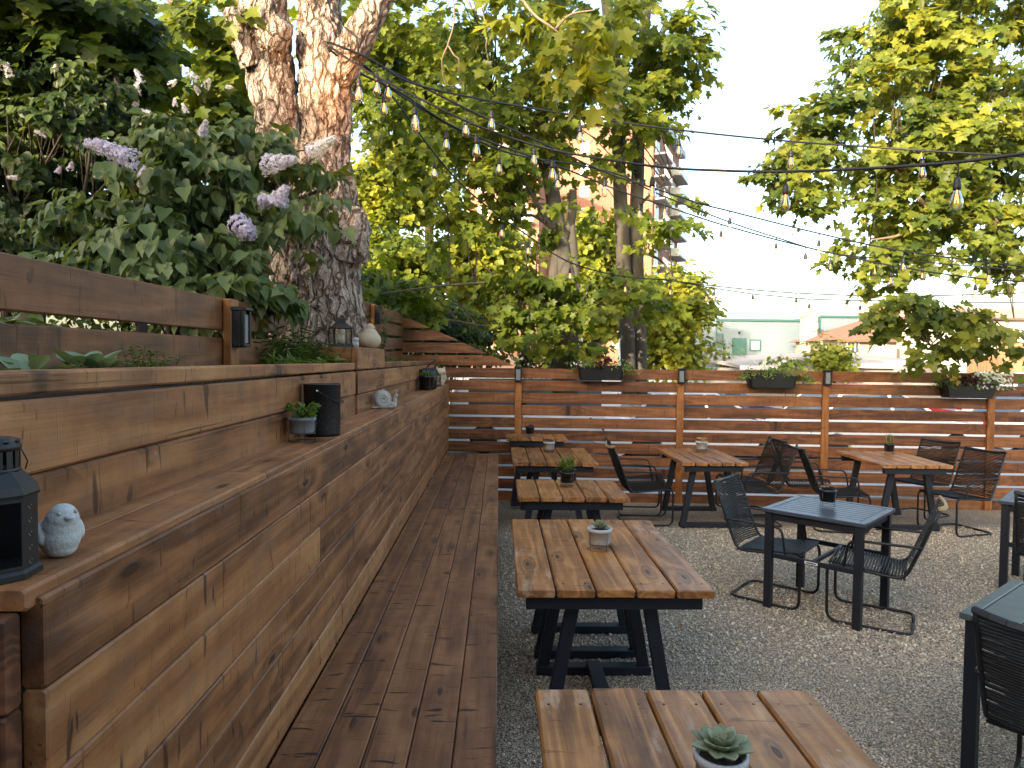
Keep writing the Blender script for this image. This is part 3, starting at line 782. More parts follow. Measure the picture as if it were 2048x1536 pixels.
q = atz(1098, 904, .736); pot('whitish pot of orange and green succulents on the fourth bench table', (q.x, q.y, .736), 'orange', CONC)
pot('small black pot on the far table against the rear fence', (.42, 9.05, .802), 'reddish', BLKPLA, r=.060)
q = atz(1403, 903, TZ); pot('white pot with low orange succulents on the table left of the middle post', (q.x, q.y, TZ), 'orange', CONC, r=.068)
q = atz(1778, 908, TZ); pot('black pot with pale wispy grass on the table at the right of the rear fence', (q.x, q.y, TZ), 'grass', BLKPLA, r=.056)
q = atz(1655, 1011, TZ); pot('black pot of reddish rosette succulents on the lone dark square table', (q.x, q.y, TZ), 'reddish', BLKPLA, r=.058)
q = atz(1990, 1213, TZ); 
LZ = 1.484
pot('grey concrete pot of leafy sprigs on the ledge before the black bucket', (-.785, 2.735, LZ), 'leafy', CONCG, r=.052, h=.062)
pot('black pot with pale finger-like succulents at the far end of the ledge', (-.755, 7.15, LZ), 'spiky', BLKPLA, r=.080, h=.12)

# black bucket on the ledge
t = thing('bucket', 'black perforated metal bucket with its handle folded down, standing on the ledge', 'bucket', (-.762, 2.96, LZ))
mb = MB(); r = .078; h = .222
mb.lathe([(0, .004), (r*.90, .004), (r*.96, .0), (r*.98, .01), (r, h-.004), (r+.003, h), (r-.002, h), (r-.004, h-.01), (r*.95, .012), (0, .012)], 40); mb.build('body', BLKPLA, t)
mb = MB()
for i in range(70):
    a = R.uniform(-2.9, -.3); z = R.uniform(.03, .19); d = Vector((math.cos(a), math.sin(a), 0)); mb.lathe([(.0013, 0), (.0007, .0008)], 6, tuple(d*(r*.985)+Vector((0, 0, z))))
mb.build('perforations', CANDLE, t)
mb = MB()
hp = []
for i in range(17):
    a = pi*i/16; y = -math.cos(a)*(r+.006); out = math.sin(a)*(r+.010); hp.append((out*.995, y*.0+(-math.cos(a))*(r+.006), h-.028-math.sin(a)*.055))
for a, b in zip(hp, hp[1:]): mb.bar(a, Vector(b)+(Vector(b)-Vector(a))*.1, .010, .0025, ch=.0005)
hd = mb.build('handle', BLKPLA, t); mb = MB()
for s in (-1, 1): mb.ell((0, s*(r+.006), h-.028), (.005, .004, .005))
mb.build('rivet', SILVER, t)

# two black cylinders at the far end
for lbl, p, r, h, lid in (('black metal cylinder with a propped lid at the far end of the ledge', (-.765, 7.55, LZ), .075, .225, True), ('narrower black cylinder behind the pot of finger succulents', (-.80, 7.36, LZ), .060, .215, False)):
    t = thing('canister', lbl, 'canister', p); mb = MB(); mb.lathe([(0, 0), (r, 0), (r, h), (r-.004, h), (r-.004, .01), (0, .01)], 32); mb.build('body', BLKPLA, t)
    if lid:
        mb = MB(); M_ = Matrix.Rotation(D_(-42), 3, 'Y'); b0 = len(mb.v); mb.lathe([(0, 0), (r, 0), (r, .008), (0, .008)], 28)
        mb.v = [tuple(M_@Vector(v)+Vector((.02, 0, h+.052))) for v in mb.v]; mb.build('lid', BLKPLA, t)
    else:
        mb = MB(); mb.lathe([(r+.001, h*.85), (r+.004, h*.87), (r+.001, h*.89)], 28); mb.build('rim_band', WIRE, t)

# lanterns
def lantern(label, p, w, h, rz=0, sides=4, candle=True):
    t = thing('lantern', label, 'lantern', p, rz); k = w/2; n = sides; ro = pi/n
    R1 = k/math.cos(pi/n)
    mb = MB(); mb.lathe([(R1*1.12, 0), (R1*1.12, .010), (R1*1.02, .018), (R1, .02), (0, .02)], n, rot=ro, smooth=False); mb.build('base', BLACKM, t)
    hb = h*.60; pw = k*.22 if n == 4 else k*.20
    mb = MB()
    for i in range(n):
        a = ro+2*pi*i/n; c = Vector((math.cos(a)*R1*.95, math.sin(a)*R1*.95, 0)); 
        mb.frame(c+Z3*(.02+(hb-.02)/2), Z3, Vector((-math.sin(a), math.cos(a), 0)), Vector((math.cos(a), math.sin(a), 0)), hb-.02, pw, pw*.6, ch=.0008)
    mb.build('corner_posts', BLACKM, t)
    mb = MB()
    mb.lathe([(R1*1.02, hb), (R1*1.14, hb+.002), (R1*1.12, hb+h*.02), (R1*.80, hb+h*.08), (R1*.50, hb+h*.17), (R1*.36, hb+h*.22), (R1*.36, hb+h*.28), (R1*.44, hb+h*.29), (R1*.30, hb+h*.34), (R1*.06, hb+h*.385), (0, hb+h*.39)], n, rot=ro, smooth=False); mb.build('roof', BLACKM, t)
    mb = MB(); mb.tube([(0.028*math.cos(a*pi/8)*w/.15, 0, hb+h*.395+.02*math.sin(a*pi/8)*w/.15) for a in range(17)], .0013, 5); mb.build('ring_handle', BLACKM, t)
    mb = MB()
    for i in range(n):
        a = 2*pi*i/n+2*ro; d = Vector((math.cos(a), math.sin(a), 0)); u = Vector((-d.y, d.x, 0)); c = d*k*.93
        hw = k*math.tan(pi/n)*.8; mb.frame(c+Z3*(.02+hb)/2, Z3, u, d, hb-.03, hw*2, .0015, ch=.0003)
    mb.build('glass_panes', PANE, t)
    if candle:
        mb = MB(); mb.lathe([(0, .02), (k*.42, .02), (k*.42, .02+h*.33), (k*.36, .018+h*.33), (0, .014+h*.33)], 24); c = mb.build('candle', CANDLE, t)
    return t
lantern('black four-sided metal lantern with an ivory candle on the planter pier by the tree trunk', (-.965, 4.18, 1.884), .112, .185, D_(30))
lantern('small black lantern with a candle beside the owl at the far end of the ledge', (-.765, 8.25, LZ), .115, .215, D_(20), 6)
# big eight-sided lantern in the left foreground
t = thing('lantern', 'large black eight-sided lantern cut by the left edge, with slotted collar and dotted posts', 'lantern', (-.766, 1.04, LZ), D_(52))
R8 = .055; n = 8; ro = pi/8
mb = MB(); mb.lathe([(R8*1.16, 0), (R8*1.16, .008), (R8*1.08, .013), (0, .013)], n, rot=ro, smooth=False); mb.build('base', BLACKM, t)
mb = MB(); dots = MB()
for i in range(8):
    a = 2*pi*i/8+ro*2; d = Vector((math.cos(a), math.sin(a), 0)); u = Vector((-d.y, d.x, 0)); w = R8*2*math.tan(pi/8)*.97
    if i % 2 == 0:
        mb.frame(d*R8*.96+Z3*.0665, Z3, u, d, .108, w, .002, ch=.0004)
        for j in range(5):
            for q_, (du, dz) in enumerate(((-.004, 0), (.003, .002), (-.001, -.003))): dots.ell(d*(R8*.96+.0012)+u*du+Z3*(.105-.021*j+dz), (.0007, .0007, .0007), 6, 4)
    else:
        for z in (.016, .118): mb.frame(d*R8*.96+Z3*z, u, Z3, d, w, .006, .002, ch=.0004)
mb.build('side_panels', BLACKM, t); dots.build('pierced_dots', CANDLE, t)
mb = MB(); mb.lathe([(R8*1.10, .121), (R8*1.12, .126), (R8*1.06, .138), (R8*.74, .158), (R8*.70, .160)], n, rot=ro, smooth=False); mb.build('roof', BLACKM, t)
mb = MB()
for i in range(16):
    a = 2*pi*i/16; d = Vector((math.cos(a), math.sin(a), 0)); u = Vector((-d.y, d.x, 0)); mb.frame(d*R8*.66+Z3*.178, Z3, u, d, .034, R8*.18, .0018, ch=.0003)
mb.lathe([(R8*.68, .157), (R8*.70, .161), (R8*.68, .164)], 32); mb.lathe([(R8*.68, .190), (R8*.72, .195), (R8*.70, .199), (R8*.55, .209), (0, .214)], 32)
mb.build('slotted_collar', BLACKM, t)
mb = MB()
for i in range(10):
    a = 2*pi*i/10; d = Vector((math.cos(a), math.sin(a), .0)); mb.ell(d*R8*.635+Z3*.2045, (.0048, .0048, .0022), 10, 6)
mb.build('vent_holes', RUBBER, t)
mb = MB(); mb.tube([(R8*.72, 0, .190), (R8*1.05, .03, .165), (R8*1.1, .05, .15)], .0012, 5); mb.build('bail_handle', WIRE, t)

# ------------------------------------------------------------------ stone animals
def statue(name, label, p, rz, ells, mat, vox, extra=None):
    t = thing(name, label, 'statue', p, rz); mb = MB()
    for c, r, *rot in ells:
        M_ = Matrix.Rotation(D_(rot[0]), 3, rot[1]) if rot else None
        mb.ell(c, r, 24, 16, M_)
    o = mb.build('body', mat, t)
    m = o.modifiers.new('r', 'REMESH'); m.mode = 'VOXEL'; m.voxel_size = vox; m.use_smooth_shade = True
    s = o.modifiers.new('s', 'SMOOTH'); s.iterations = 5; s.factor = .5
    return t
t = statue('bird_statue', 'small whitish stone songbird behind the large lantern on the ledge', (-.735, 1.15, LZ-.001), D_(-36),
  [((0, 0, .033), (.036, .031, .034)), ((.004, 0, .014), (.027, .024, .016)), ((.006, 0, .050), (.030, .028, .028)), ((.012, 0, .064), (.026, .0245, .022)), ((.014, 0, .073), (.021, .020, .0165)), ((-.032, 0, .038), (.030, .016, .012), 28, 'Y'), ((-.058, 0, .026), (.026, .014, .006), 22, 'Y'),
   ((-.010, .030, .042), (.027, .009, .016), 30, 'Y'), ((-.010, -.030, .042), (.027, .009, .016), 30, 'Y')], STONEW, .0016)
mb = MB(); mb.ell((.0385, 0, .0695), (.010, .0075, .0038)); mb.ell((.0375, 0, .0660), (.008, .006, .0028)); mb.build('beak', STONEW, t)
mb = MB()
for s in (-1, 1): mb.ell((.0315, s*.0125, .0765), (.0032, .0032, .0032), 10, 8)
mb.build('eyes', SNAILM, t)
mb = MB()
for s in (-1, 1):
    for j in range(6):
        for k in range(2): mb.ell((-.012-.008*j+.004*k, s*(.0375-.0018*j), .041-.004*j-.009*k), (.010, .0042, .0042), 8, 6, Matrix.Rotation(D_(25), 3, 'Y'))
mb.build('wing_feathers', SNAILM, t)
t = statue('bird_statue', 'tiny pale bird figurine between the lantern and the round bird on the pier', (-.915, 4.38, 1.883), D_(-30),
  [((0, 0, .022), (.022, .020, .024)), ((.004, 0, .050), (.018, .017, .017)), ((-.022, 0, .026), (.014, .009, .02), -30, 'Y')], STONEW, .0016)
mb = MB(); mb.ell((.022, 0, .049), (.006, .003, .003)); mb.build('beak', STONEW, t)
t = statue('bird_statue', 'large round cream-coloured bird figure on the planter pier', (-.895, 4.72, 1.880), D_(-25),
  [((0, 0, .062), (.084, .080, .066)), ((0, 0, .030), (.062, .060, .032)), ((.004, 0, .10), (.058, .055, .045)), ((.008, 0, .140), (.033, .031, .036)), ((-.060, 0, .085), (.045, .02, .018), 30, 'Y')], STONEC, .004)
mb = MB(); mb.ell((.042, 0, .143), (.013, .006, .006)); mb.build('beak', STONEC, t)
mb = MB()
for s in (-1, 1): mb.ell((.028, s*.020, .152), (.004, .004, .004), 8, 6)
mb.build('eyes', SNAILM, t)
# snail
t = statue('snail_statue', 'grey stone snail with a spiral shell resting on the ledge', (-.765, 4.55, LZ), D_(25),
  [((.0, 0, .010), (.075, .026, .012)), ((-.06, 0, .008), (.03, .02, .008)), ((.068, 0, .022), (.022, .018, .022)), ((.078, 0, .050), (.014, .013, .034)), ((.084, 0, .083), (.017, .014, .013)), ((.083, .009, .100), (.005, .005, .014)), ((.083, -.009, .100), (.005, .005, .014)), ((.084, .010, .113), (.007, .007, .007)), ((.084, -.010, .113), (.007, .007, .007))], SNAILM, .0025)
mb = MB(); pts = []; rs = []
for i in range(110):
    a = i/109*2*pi*2.6; k = math.exp(.115*a)/math.exp(.115*2*pi*2.6); rr = .048*k+.001; 
    pts.append((-.008+rr*math.cos(a+2.2), -(.024*(1-k)), .062-rr*math.sin(a+2.2)*-1)); rs.append(.0285*k**.9+.0012)
mb.tube(pts, rs, 18); 
pts2 = [(x, -y, z) for x, y, z in pts]; mb.tube(pts2, rs, 18)
mb.ell((-.008, 0, .062), (.062, .016, .060), 30, 20)
mb.build('shell', SNAILM, t)
# owl
t = statue('owl_statue', 'cream ceramic owl at the far end of the ledge', (-.735, 8.62, LZ-.001), D_(-75),
  [((0, 0, .055), (.052, .056, .062)), ((0, 0, .10), (.058, .064, .055)), ((.004, 0, .165), (.064, .070, .052)), ((.0, .046, .21), (.014, .014, .026)), ((.0, -.046, .21), (.014, .014, .026)), ((0, 0, .01), (.045, .045, .012)),
   ((-.005, .06, .10), (.035, .014, .055)), ((-.005, -.06, .10), (.035, .014, .055)), ((.052, .026, .172), (.014, .027, .027)), ((.052, -.026, .172), (.014, .027, .027)), ((.045, .022, .008), (.02, .015, .009)), ((.045, -.022, .008), (.02, .015, .009))], STONEC, .004)
mb = MB(); mb.ell((.070, 0, .158), (.010, .007, .013)); mb.build('beak', STONEC, t)
mb = MB()
for s in (-1, 1):
    mb.tube([(.0655+.002, s*.026+.019*math.cos(a*pi/8), .172-.0165*abs(math.sin(a*pi/16))) for a in range(9)], .0025, 6)
mb.build('closed_eyelids', SNAILM, t)
mb = MB(); mb.tube([(.055, y, .128-.012*math.cos(y*30)) for y in np.linspace(-.045, .045, 9)], .004, 6); mb.build('collar_line', SNAILM, t)

# ------------------------------------------------------------------ flower boxes on the rear fence
FB_G = leafm('flower_box_foliage', [(.07, .12, .03), (.14, .21, .055), (.24, .30, .10)], .35)
FB_R = leafm('dark_red_coleus', [(.05, .008, .012), (.10, .02, .015), (.09, .06, .02)], .3)
FLW = leafm('white_petals', [(.7, .7, .66), (.8, .8, .76), (.75, .72, .7)], .3)
FLY = leafm('yellow_petals', [(.65, .42, .06), (.7, .5, .10), (.6, .35, .05)], .3)
def fbox(label, x, z, w, flowers, coleus=None, dense=240):
    t = thing('flower_box', label, 'flower box', fpt(x, z, -.12), RZ, 'black flower boxes hung on the rear fence')
    mb = MB(); h = .20
    prof = [(0, -.95), (.02, -1), (h*.82, -1.06), (h*.84, -1.10), (h, -1.12)]
    def ring(k, z): a = w/2*k; b = .085*k; c = .03; return [(-a+c, -b, z), (a-c, -b, z), (a, -b+c, z), (a, b, z), (-a, b, z), (-a, -b+c, z)]
    rings = [ring(.90, 0), ring(.92, .012), ring(.985, h*.60), ring(1.0, h*.62), ring(1.0, h*.68), ring(1.02, h*.86), ring(1.06, h*.87), ring(1.06, h), ring(1.0, h), ring(.97, h*.9)]
    vs = [p for r_ in rings for p in r_]; n = 6
    fs = [(i*n+k, i*n+(k+1) % n, i*n+n+(k+1) % n, i*n+n+k) for i in range(len(rings)-1) for k in range(n)]+[tuple(range(n-1, -1, -1))]
    mb.add(vs, fs); mb.build('trough', BLKPLA, t)
    mb = MB(); a = w/2*.98; mb.add([(-a, -.08, h*.9), (a, -.08, h*.9), (a, .08, h*.92), (-a, .08, h*.92)], [(0, 1, 2, 3)]); mb.build('soil', SOIL, t)
    P, Dd, N, S, _ = sprays([((0, -.01, h+.03), (w*.5, .09, .07), dense//8), ((-w*.5, -.05, h), (.14, .08, .06), dense//18), ((w*.5, -.05, h), (.17, .08, .07), dense//14)], 10, .042, .06, .5, droop=.6)
    leaf_obj('foliage', P, Dd, N, S, OVAL, FB_G, t)
    mb = MB()
    for i in range(26):
        x_ = R.uniform(-w*.5, w*.5); mb.tube([(x_, -.02, h*.9), (x_+R.uniform(-.03, .03), -.04, h+.06), (x_+R.uniform(-.09, .09), -.07, h+R.uniform(-.02, .14))], .0016, 4)
    mb.build('stems', FB_G, t)
    for cols, n_, xr, zr, s in flowers:
        P, Dd, N, S = [], [], [], []
        for i in range(n_):
            c = Vector((R.uniform(*xr), R.uniform(-.12, 0), h+R.uniform(*zr))); f = Vector((R.gauss(0, .5), -1, R.gauss(.5, .5))).normalized(); u = f.orthogonal().normalized(); v = f.cross(u)
            for k in range(6):
                an = k*pi/3; P.append(tuple(c)); Dd.append(tuple(u*math.cos(an)+v*math.sin(an))); N.append(tuple(f)); S.append(s)
        leaf_obj('flowers', P, Dd, N, S, PETAL, cols, t)
    if coleus is not None:
        P, Dd, N, S, _ = sprays([((coleus, -.03, h+.06), (.10, .09, .08), 16)], 7, .065, .04, .5, droop=.7)
        leaf_obj('coleus', P, Dd, N, S, BROAD, FB_R, t)
    return t
fbox('black flower box with a dark red centre plant, on the fence below the maple trunk', fx(1200, 750), 1.545, .62, [(FLW, 12, (-.42, -.22), (-.02, .06), .012), (FLY, 3, (-.05, .05), (0, .1), .02)], .0)
fbox('black flower box with white daisies and wispy grass in the middle of the rear fence', fx(1537, 760), 1.465, .64, [(FLW, 11, (-.28, .2), (.06, .17), .034)], None, 300)
fbox('black flower box with yellow flowers, dark red leaves and trailing white blossom at the right', fx(1925, 775), 1.365, .66, [(FLW, 150, (.05, .52), (-.08, .15), .019), (FLY, 14, (-.30, -.12), (-.02, .10), .028)], -.04, 260)

# ------------------------------------------------------------------ string lights
def bulb(parent, p, lean=0., s=1., lit=True):
    p = Vector(p); d = Vector((lean, 0, -1)).normalized(); a = p+d*.06*s
    mb = MB(); mb.tube([p, p+d*.02*s+Vector((.004, 0, 0)), a], .0028, 6)
    o = Vector((0, 0, 0))
    mb.lathe([(0, a.z+.006), (.008, a.z+.004), (.013, a.z-.008), (.0155, a.z-.020), (.0155, a.z-.030), (.0175, a.z-.032), (.0175, a.z-.054), (.015, a.z-.056), (0, a.z-.056)], 12, (a.x, a.y, 0))
    so = mb.build('bulb_socket', RUBBER, parent)
    mb = MB(); zz = a.z-.054
    mb.lathe([(.012, zz), (.0135, zz-.010), (.020, zz-.028), (.0265, zz-.046), (.0285, zz-.060), (.026, zz-.075), (.018, zz-.088), (.006, zz-.0955), (0, zz-.0965)], 16, (a.x, a.y, 0)); mb.build('glass_bulb', GLASS, so)
    mb = MB()
    for k in range(4):
        an = k*pi/2+.4; c = Vector((math.cos(an), math.sin(an), 0))
        mb.tube([Vector((a.x, a.y, zz-.022))+c*.004, Vector((a.x, a.y, zz-.062))+c*.009], .0019, 5)
    mb.tube([(a.x, a.y, zz), (a.x, a.y, zz-.02)], .003, 6)
    mb.build('filament', FIL, so)
    return a
WIRES = []
def string(label, pts, bulbs, r=.0075):
    """pts: (px, py, distance) of the sagging cable; bulbs: px of each drop"""
    W = [at(*p) for p in pts]; C = spline(W, 10); px = spline([Vector((p[0], p[1], p[2])) for p in pts], 10)
    t = thing('string_light', label, 'string lights', tuple(W[0]), 0, 'festoon cables strung from the tree')
    mb = MB(); mb.tube(C, r, 6); loc(mb.build('cable', RUBBER, t), t)
    for bx in bulbs:
        for i in range(len(px)-1):
            if (px[i].x-bx)*(px[i+1].x-bx) <= 0:
                k = (bx-px[i].x)/(px[i+1].x-px[i].x+1e-9); p = C[i].lerp(C[i+1], k)
                d = (C[i+1]-C[i]).normalized(); mb = MB(); mb.tube([p-d*.022, p-d*.012, p+d*.012, p+d*.022], [.0045, .0075, .0075, .0045], 6); mb.tube([p, p-Z3*.016], .006, 6); loc(mb.build('tee_joint', RUBBER, t), t)
                b4 = set(COL.objects); bulb(t, p-Z3*.012, R.uniform(-.12, .12))
                for o in t.children:
                    if o.name.startswith('bulb_socket') and o not in b4: o.matrix_parent_inverse = Matrix.Translation(-Vector(t.location))
                break
    return t
string('festoon cable rising highest across the sky from the tree to the right edge', [(652, 82, 4.55), (740, 118, 4.7), (830, 168, 4.9), (987, 203, 5.2), (1159, 232, 5.5), (1358, 260, 5.6), (1584, 283, 5.6), (1732, 293, 5.5), (1846, 301, 5.3), (2100, 316, 5.0)], [755, 983, 1160, 1359, 1584, 1846])
string('nearest festoon cable with the largest bulbs, sagging then rising at the right edge', [(655, 90, 4.5), (730, 140, 4.6), (828, 191, 4.7), (951, 250, 4.75), (1104, 299, 4.7), (1303, 332, 4.35), (1440, 341, 4.1), (1572, 343, 3.85), (1732, 337, 3.5), (1916, 324, 3.15), (2100, 300, 2.85)], [720, 829, 952, 1104, 1303, 1574, 1916])
string('steep dark cable dropping from the tree down behind the maple trunks to the far yard', [(690, 112, 4.7), (756, 156, 5.1), (873, 312, 6.2), (951, 394, 6.9), (1061, 475, 7.7), (1141, 525, 8.3), (1240, 552, 8.8), (1330, 560, 9.0), (1428, 572, 9.2), (1592, 586, 9.3), (1810, 592, 9.2), (2100, 584, 9.0)], [870, 1003, 1057, 1141, 1250, 1428, 1506, 1592, 1696, 1810, 1926])
string('festoon cable with an inline connector crossing the middle of the open sky', [(700, 95, 4.8), (760, 130, 4.9), (834, 168, 5.1), (971, 236, 5.5), (1069, 279, 5.8), (1209, 344, 6.2), (1291, 371, 6.4), (1404, 408, 6.7), (1459, 422, 6.8), (1639, 467, 7.0), (1807, 502, 7.0), (2100, 540, 6.8)], [775, 930, 1069, 1210, 1459, 1639, 1807, 1980])
string('pale festoon cable directly above the lowest pair, running to the lower right', [(655, 95, 4.6), (712, 142, 4.8), (800, 185, 5.1), (926, 262, 5.6), (1118, 333, 6.3), (1248, 385, 6.8), (1326, 410, 7.0), (1443, 449, 7.2), (1611, 494, 7.3), (1783, 531, 7.2), (1951, 556, 7.0), (2100, 566, 6.9)], [715, 770, 895, 1116, 1280, 1443, 1611, 1783, 1951])
string('thin festoon cable meeting its neighbour in front of the right-hand tree', [(700, 105, 4.8), (800, 190, 5.3), (1000, 300, 6.2), (1160, 330, 6.9), (1248, 353, 7.2), (1310, 385, 7.4), (1451, 441, 7.8), (1553, 475, 8.0), (1662, 506, 8.1), (1800, 520, 8.1), (2100, 545, 8.0)], [830, 1000, 1209, 1330, 1553, 1662, 1750, 1845])
string('lowest festoon cable of small far bulbs, just under the steep cable', [(1300, 556, 9.2), (1348, 562, 9.3), (1413, 574, 9.4), (1506, 588, 9.5), (1540, 591, 9.5), (1618, 598, 9.5), (1720, 601, 9.4), (1900, 604, 9.3), (2100, 606, 9.2)], [1340, 1413, 1618, 1720, 1937])
mb = MB(); 
for a, b in (((1385, 403, 6.66), (1418, 411, 6.72)),):
    mb.tube([at(*a), at(*b)], .013, 8)
mb.tube([at(1440, 341, 4.08), at(1460, 342, 4.06)], .007, 8)
tag(mb.build('cable_connector', RUBBER), 'black inline plug connectors on the festoon cables in front of the tower', 'connector')
# eye hook and wrap on the trunk
mb = MB(); q = at(655, 86, 4.56); mb.tube([q+Vector((-.02, .12, .0)), q], .006, 6); mb.tube(spline([at(690, 55, 4.6), at(712, 75, 4.55), at(716, 110, 4.6), at(700, 125, 4.7)], 6), .006, 6)
tag(mb.build('cable_hook', RUBBER), 'black cable loop and hook fixed to the big tree where the festoon cables meet', 'hook')
for px_, py_ in ((680, 160), (700, 165)):
    l = bpy.data.lights.new('bulb_glow', 'POINT'); l.energy = .8; l.color = (1, .45, .15); l.shadow_soft_size = .02
    o = bpy.data.objects.new('bulb_glow', l); o.location = at(px_, py_, 4.42); COL.objects.link(o)
# ------------------------------------------------------------------ big old maple
def barkm(name, cols, sx=9., sz=2.2, strength=1., dist=.03, crack=.75):
    m = NT(name); w = m.attr('wc'); wv = m.noise(w, 3., 3, .6)
    wp = m.vm('ADD', w, m.vm('MULTIPLY', m.new('ShaderNodeTexNoise').outputs['Color'], (.0, .0, .0)))
    n = m.new('ShaderNodeTexNoise'); m.link(w, n.inputs['Vector']); n.inputs['Scale'].default_value = 5; n.inputs['Detail'].default_value = 4
    wp = m.vm('ADD', w, m.vm('MULTIPLY', n.outputs['Color'], (.16, .16, .16)))
    v = m.vor(m.vm('MULTIPLY', wp, (sx, sx, sz)), 1., 'DISTANCE_TO_EDGE'); v2 = m.vor(m.vm('MULTIPLY', wp, (sx*2.7, sx*2.7, sz*3.2)), 1., 'DISTANCE_TO_EDGE')
    fi = m.noise(m.vm('MULTIPLY', w, (40, 40, 14)), 1., 5, .7)
    e = m.sm(v.outputs['Distance'], .0, .16); e2 = m.sm(v2.outputs['Distance'], 0, .14)
    h = m.math('MULTIPLY_ADD', e, .7, m.math('MULTIPLY_ADD', e2, .35, m.math('MULTIPLY', fi, .35)))
    t = m.math('MULTIPLY_ADD', m.noise(w, 4., 4, .6), .6, m.math('MULTIPLY', h, .42))
    c = m.ramp(t, [(i/(len(cols)-1)*.6+.25, k) for i, k in enumerate(cols)])
    c = m.mix(m.math('MULTIPLY', m.math('SUBTRACT', 1., e), crack), c, tuple(x*.25 for x in cols[0]))
    m.bsdf(c, .9, 0, m.bump(h, strength, dist), .2); return m.m
BARK = barkm('old_maple_bark', [(.17, .108, .076), (.33, .225, .163), (.47, .355, .275), (.55, .45, .37)], 17., 4.2, 1., .025, crack=.6)
SMOOTHB = plain('grey_young_bark', (.085, .075, .060), .9, 0, .5, 9, .55)
TWIG = plain('twig_bark', (.045, .032, .024), .9, 0, .3, 60, .3)
TWIGL = plain('pale_twig_bark', (.26, .18, .12), .8, 0, .3, 60, .3)

def rough_loft(mb, path, nseg=120, dz=.014, amp=.018, squash=None, seed=0.):
    """path: (point, radius x, radius y); rings displaced like furrowed bark"""
    P = [Vector(p) for p, a, b in path]; pts = spline(P, 40)
    rx = spline([Vector((a, b, 0)) for p, a, b in path], 40)
    L = [0.]
    for a, b in zip(pts, pts[1:]): L.append(L[-1]+(b-a).length)
    n = max(int(L[-1]/dz), 4); vs = []; fs = []; wc = []; j = 0
    for i in range(n+1):
        d = L[-1]*i/n
        while j < len(L)-2 and L[j+1] < d: j += 1
        k = (d-L[j])/max(L[j+1]-L[j], 1e-6); k = min(max(k, 0), 1); c = pts[j].lerp(pts[j+1], k); r = rx[j].lerp(rx[j+1], k)
        t = (pts[min(j+1, len(pts)-1)]-pts[max(j-1, 0)]).normalized(); u = Vector((1, 0, 0)); u = (u-t*u.dot(t)).normalized(); w = t.cross(u)
        for s in range(nseg):
            a = 2*pi*s/nseg; o = u*math.cos(a)*r.x+w*math.sin(a)*r.y; p = c+o; on = o.normalized()
            q = Vector((p.x, p.y, p.z*.22))*22; q += noise.noise_vector(p*6)*1.1+Vector((seed, 0, 0))
            dd, _ = noise.voronoi(q); edge = min((dd[1]-dd[0])*2.2, 1.)
            lump = noise.noise(p*2.3)*.035+noise.noise(p*7+Vector((5, 0, 0)))*.014
            p = p+on*(lump*min(r.x/.2, 1)+amp*(edge-.6)+.005*noise.noise(p*45))
            vs.append(p); wc.append(p)
        if i:
            b = (i-1)*nseg
            for s in range(nseg): e = (s+1) % nseg; fs.append((b+s, b+e, b+nseg+e, b+nseg+s))
    fs.append(tuple(n*nseg+s for s in range(nseg)))
    mb.add(vs, fs, wc, .5, True)
def tp(px, py, Y, wpx, dy=None):
    r = wpx/2*Y/FPX; return (at(px, py, Y), r, dy or r)
big = thing('maple_tree', 'huge old maple with furrowed bark and two thick stems rising through the side fence', 'tree', (-1.3, 4.85, 1.45))
mb = MB(); Y = 4.85
rough_loft(mb, [((-1.22, 4.85, 1.30), .42, .40), tp(641, 700, Y, 200, .34), tp(641, 640, Y, 172, .30), tp(632, 560, Y, 168, .29), tp(630, 480, Y, 186, .30), tp(634, 430, Y, 180, .29), tp(625, 370, Y, 160, .27), tp(612, 310, Y, 150, .25)], 150, .013, .026)
rough_loft(mb, [tp(600, 420, Y-.02, 110, .2), tp(575, 330, Y-.02, 100, .2), tp(556, 230, Y-.03, 88, .18), tp(541, 150, Y-.03, 90, .18), tp(530, 70, Y-.03, 100, .19), tp(523, 0, Y-.05, 92, .17), tp(517, -90, Y-.05, 82, .15)], 110, .013, .024, seed=3.)
rough_loft(mb, [tp(652, 430, Y, 120, .22), tp(648, 330, Y, 96, .2), tp(650, 230, Y, 94, .19), tp(649, 150, Y, 96, .19), tp(646, 80, Y, 100, .19), tp(638, 20, Y, 84, .17), tp(622, -90, Y, 84, .16)], 110, .013, .024, seed=7.)
rough_loft(mb, [tp(668, 165, Y-.05, 60, .11), tp(700, 105, Y-.1, 64, .11), tp(735, 40, Y-.15, 56, .10), tp(770, -20, Y-.2, 50, .09), tp(830, -110, Y-.4, 44, .08)], 70, .015, .016, seed=11.)
rough_loft(mb, [tp(505, 130, Y-.15, 46, .09), tp(490, 95, Y-.2, 44, .08), tp(474, 60, Y-.22, 40, .07), tp(462, 25, Y-.2, 30, .06)], 50, .015, .012, seed=13.)
rough_loft(mb, [tp(548, 90, Y-.22, 50, .09), tp(560, 55, Y-.27, 48, .08), tp(566, 40, Y-.29, 42, .07)], 50, .013, .010, seed=15.)
rough_loft(mb, [tp(690, 520, Y-.05, 90, .16), tp(702, 455, Y-.08, 80, .14), tp(706, 415, Y-.08, 46, .08)], 60, .014, .02, seed=17.)
trunk = loc(mb.build('trunk', BARK, big), big)
mb = MB()
LB = [[(-1.0, 4.4, 4.9), (-.2, 3.9, 5.6), (.6, 3.9, 6.0), (1.6, 4.4, 6.1)], [(-1.8, 4.7, 4.6), (-2.6, 4.2, 5.8), (-3.2, 3.2, 6.6)], [(-1.5, 4.8, 4.6), (-1.4, 5.3, 6.2), (-1.0, 6.0, 7.6)], [(-1.0, 4.4, 4.9), (-.6, 3.0, 6.2), (.2, 1.6, 7.0)]]
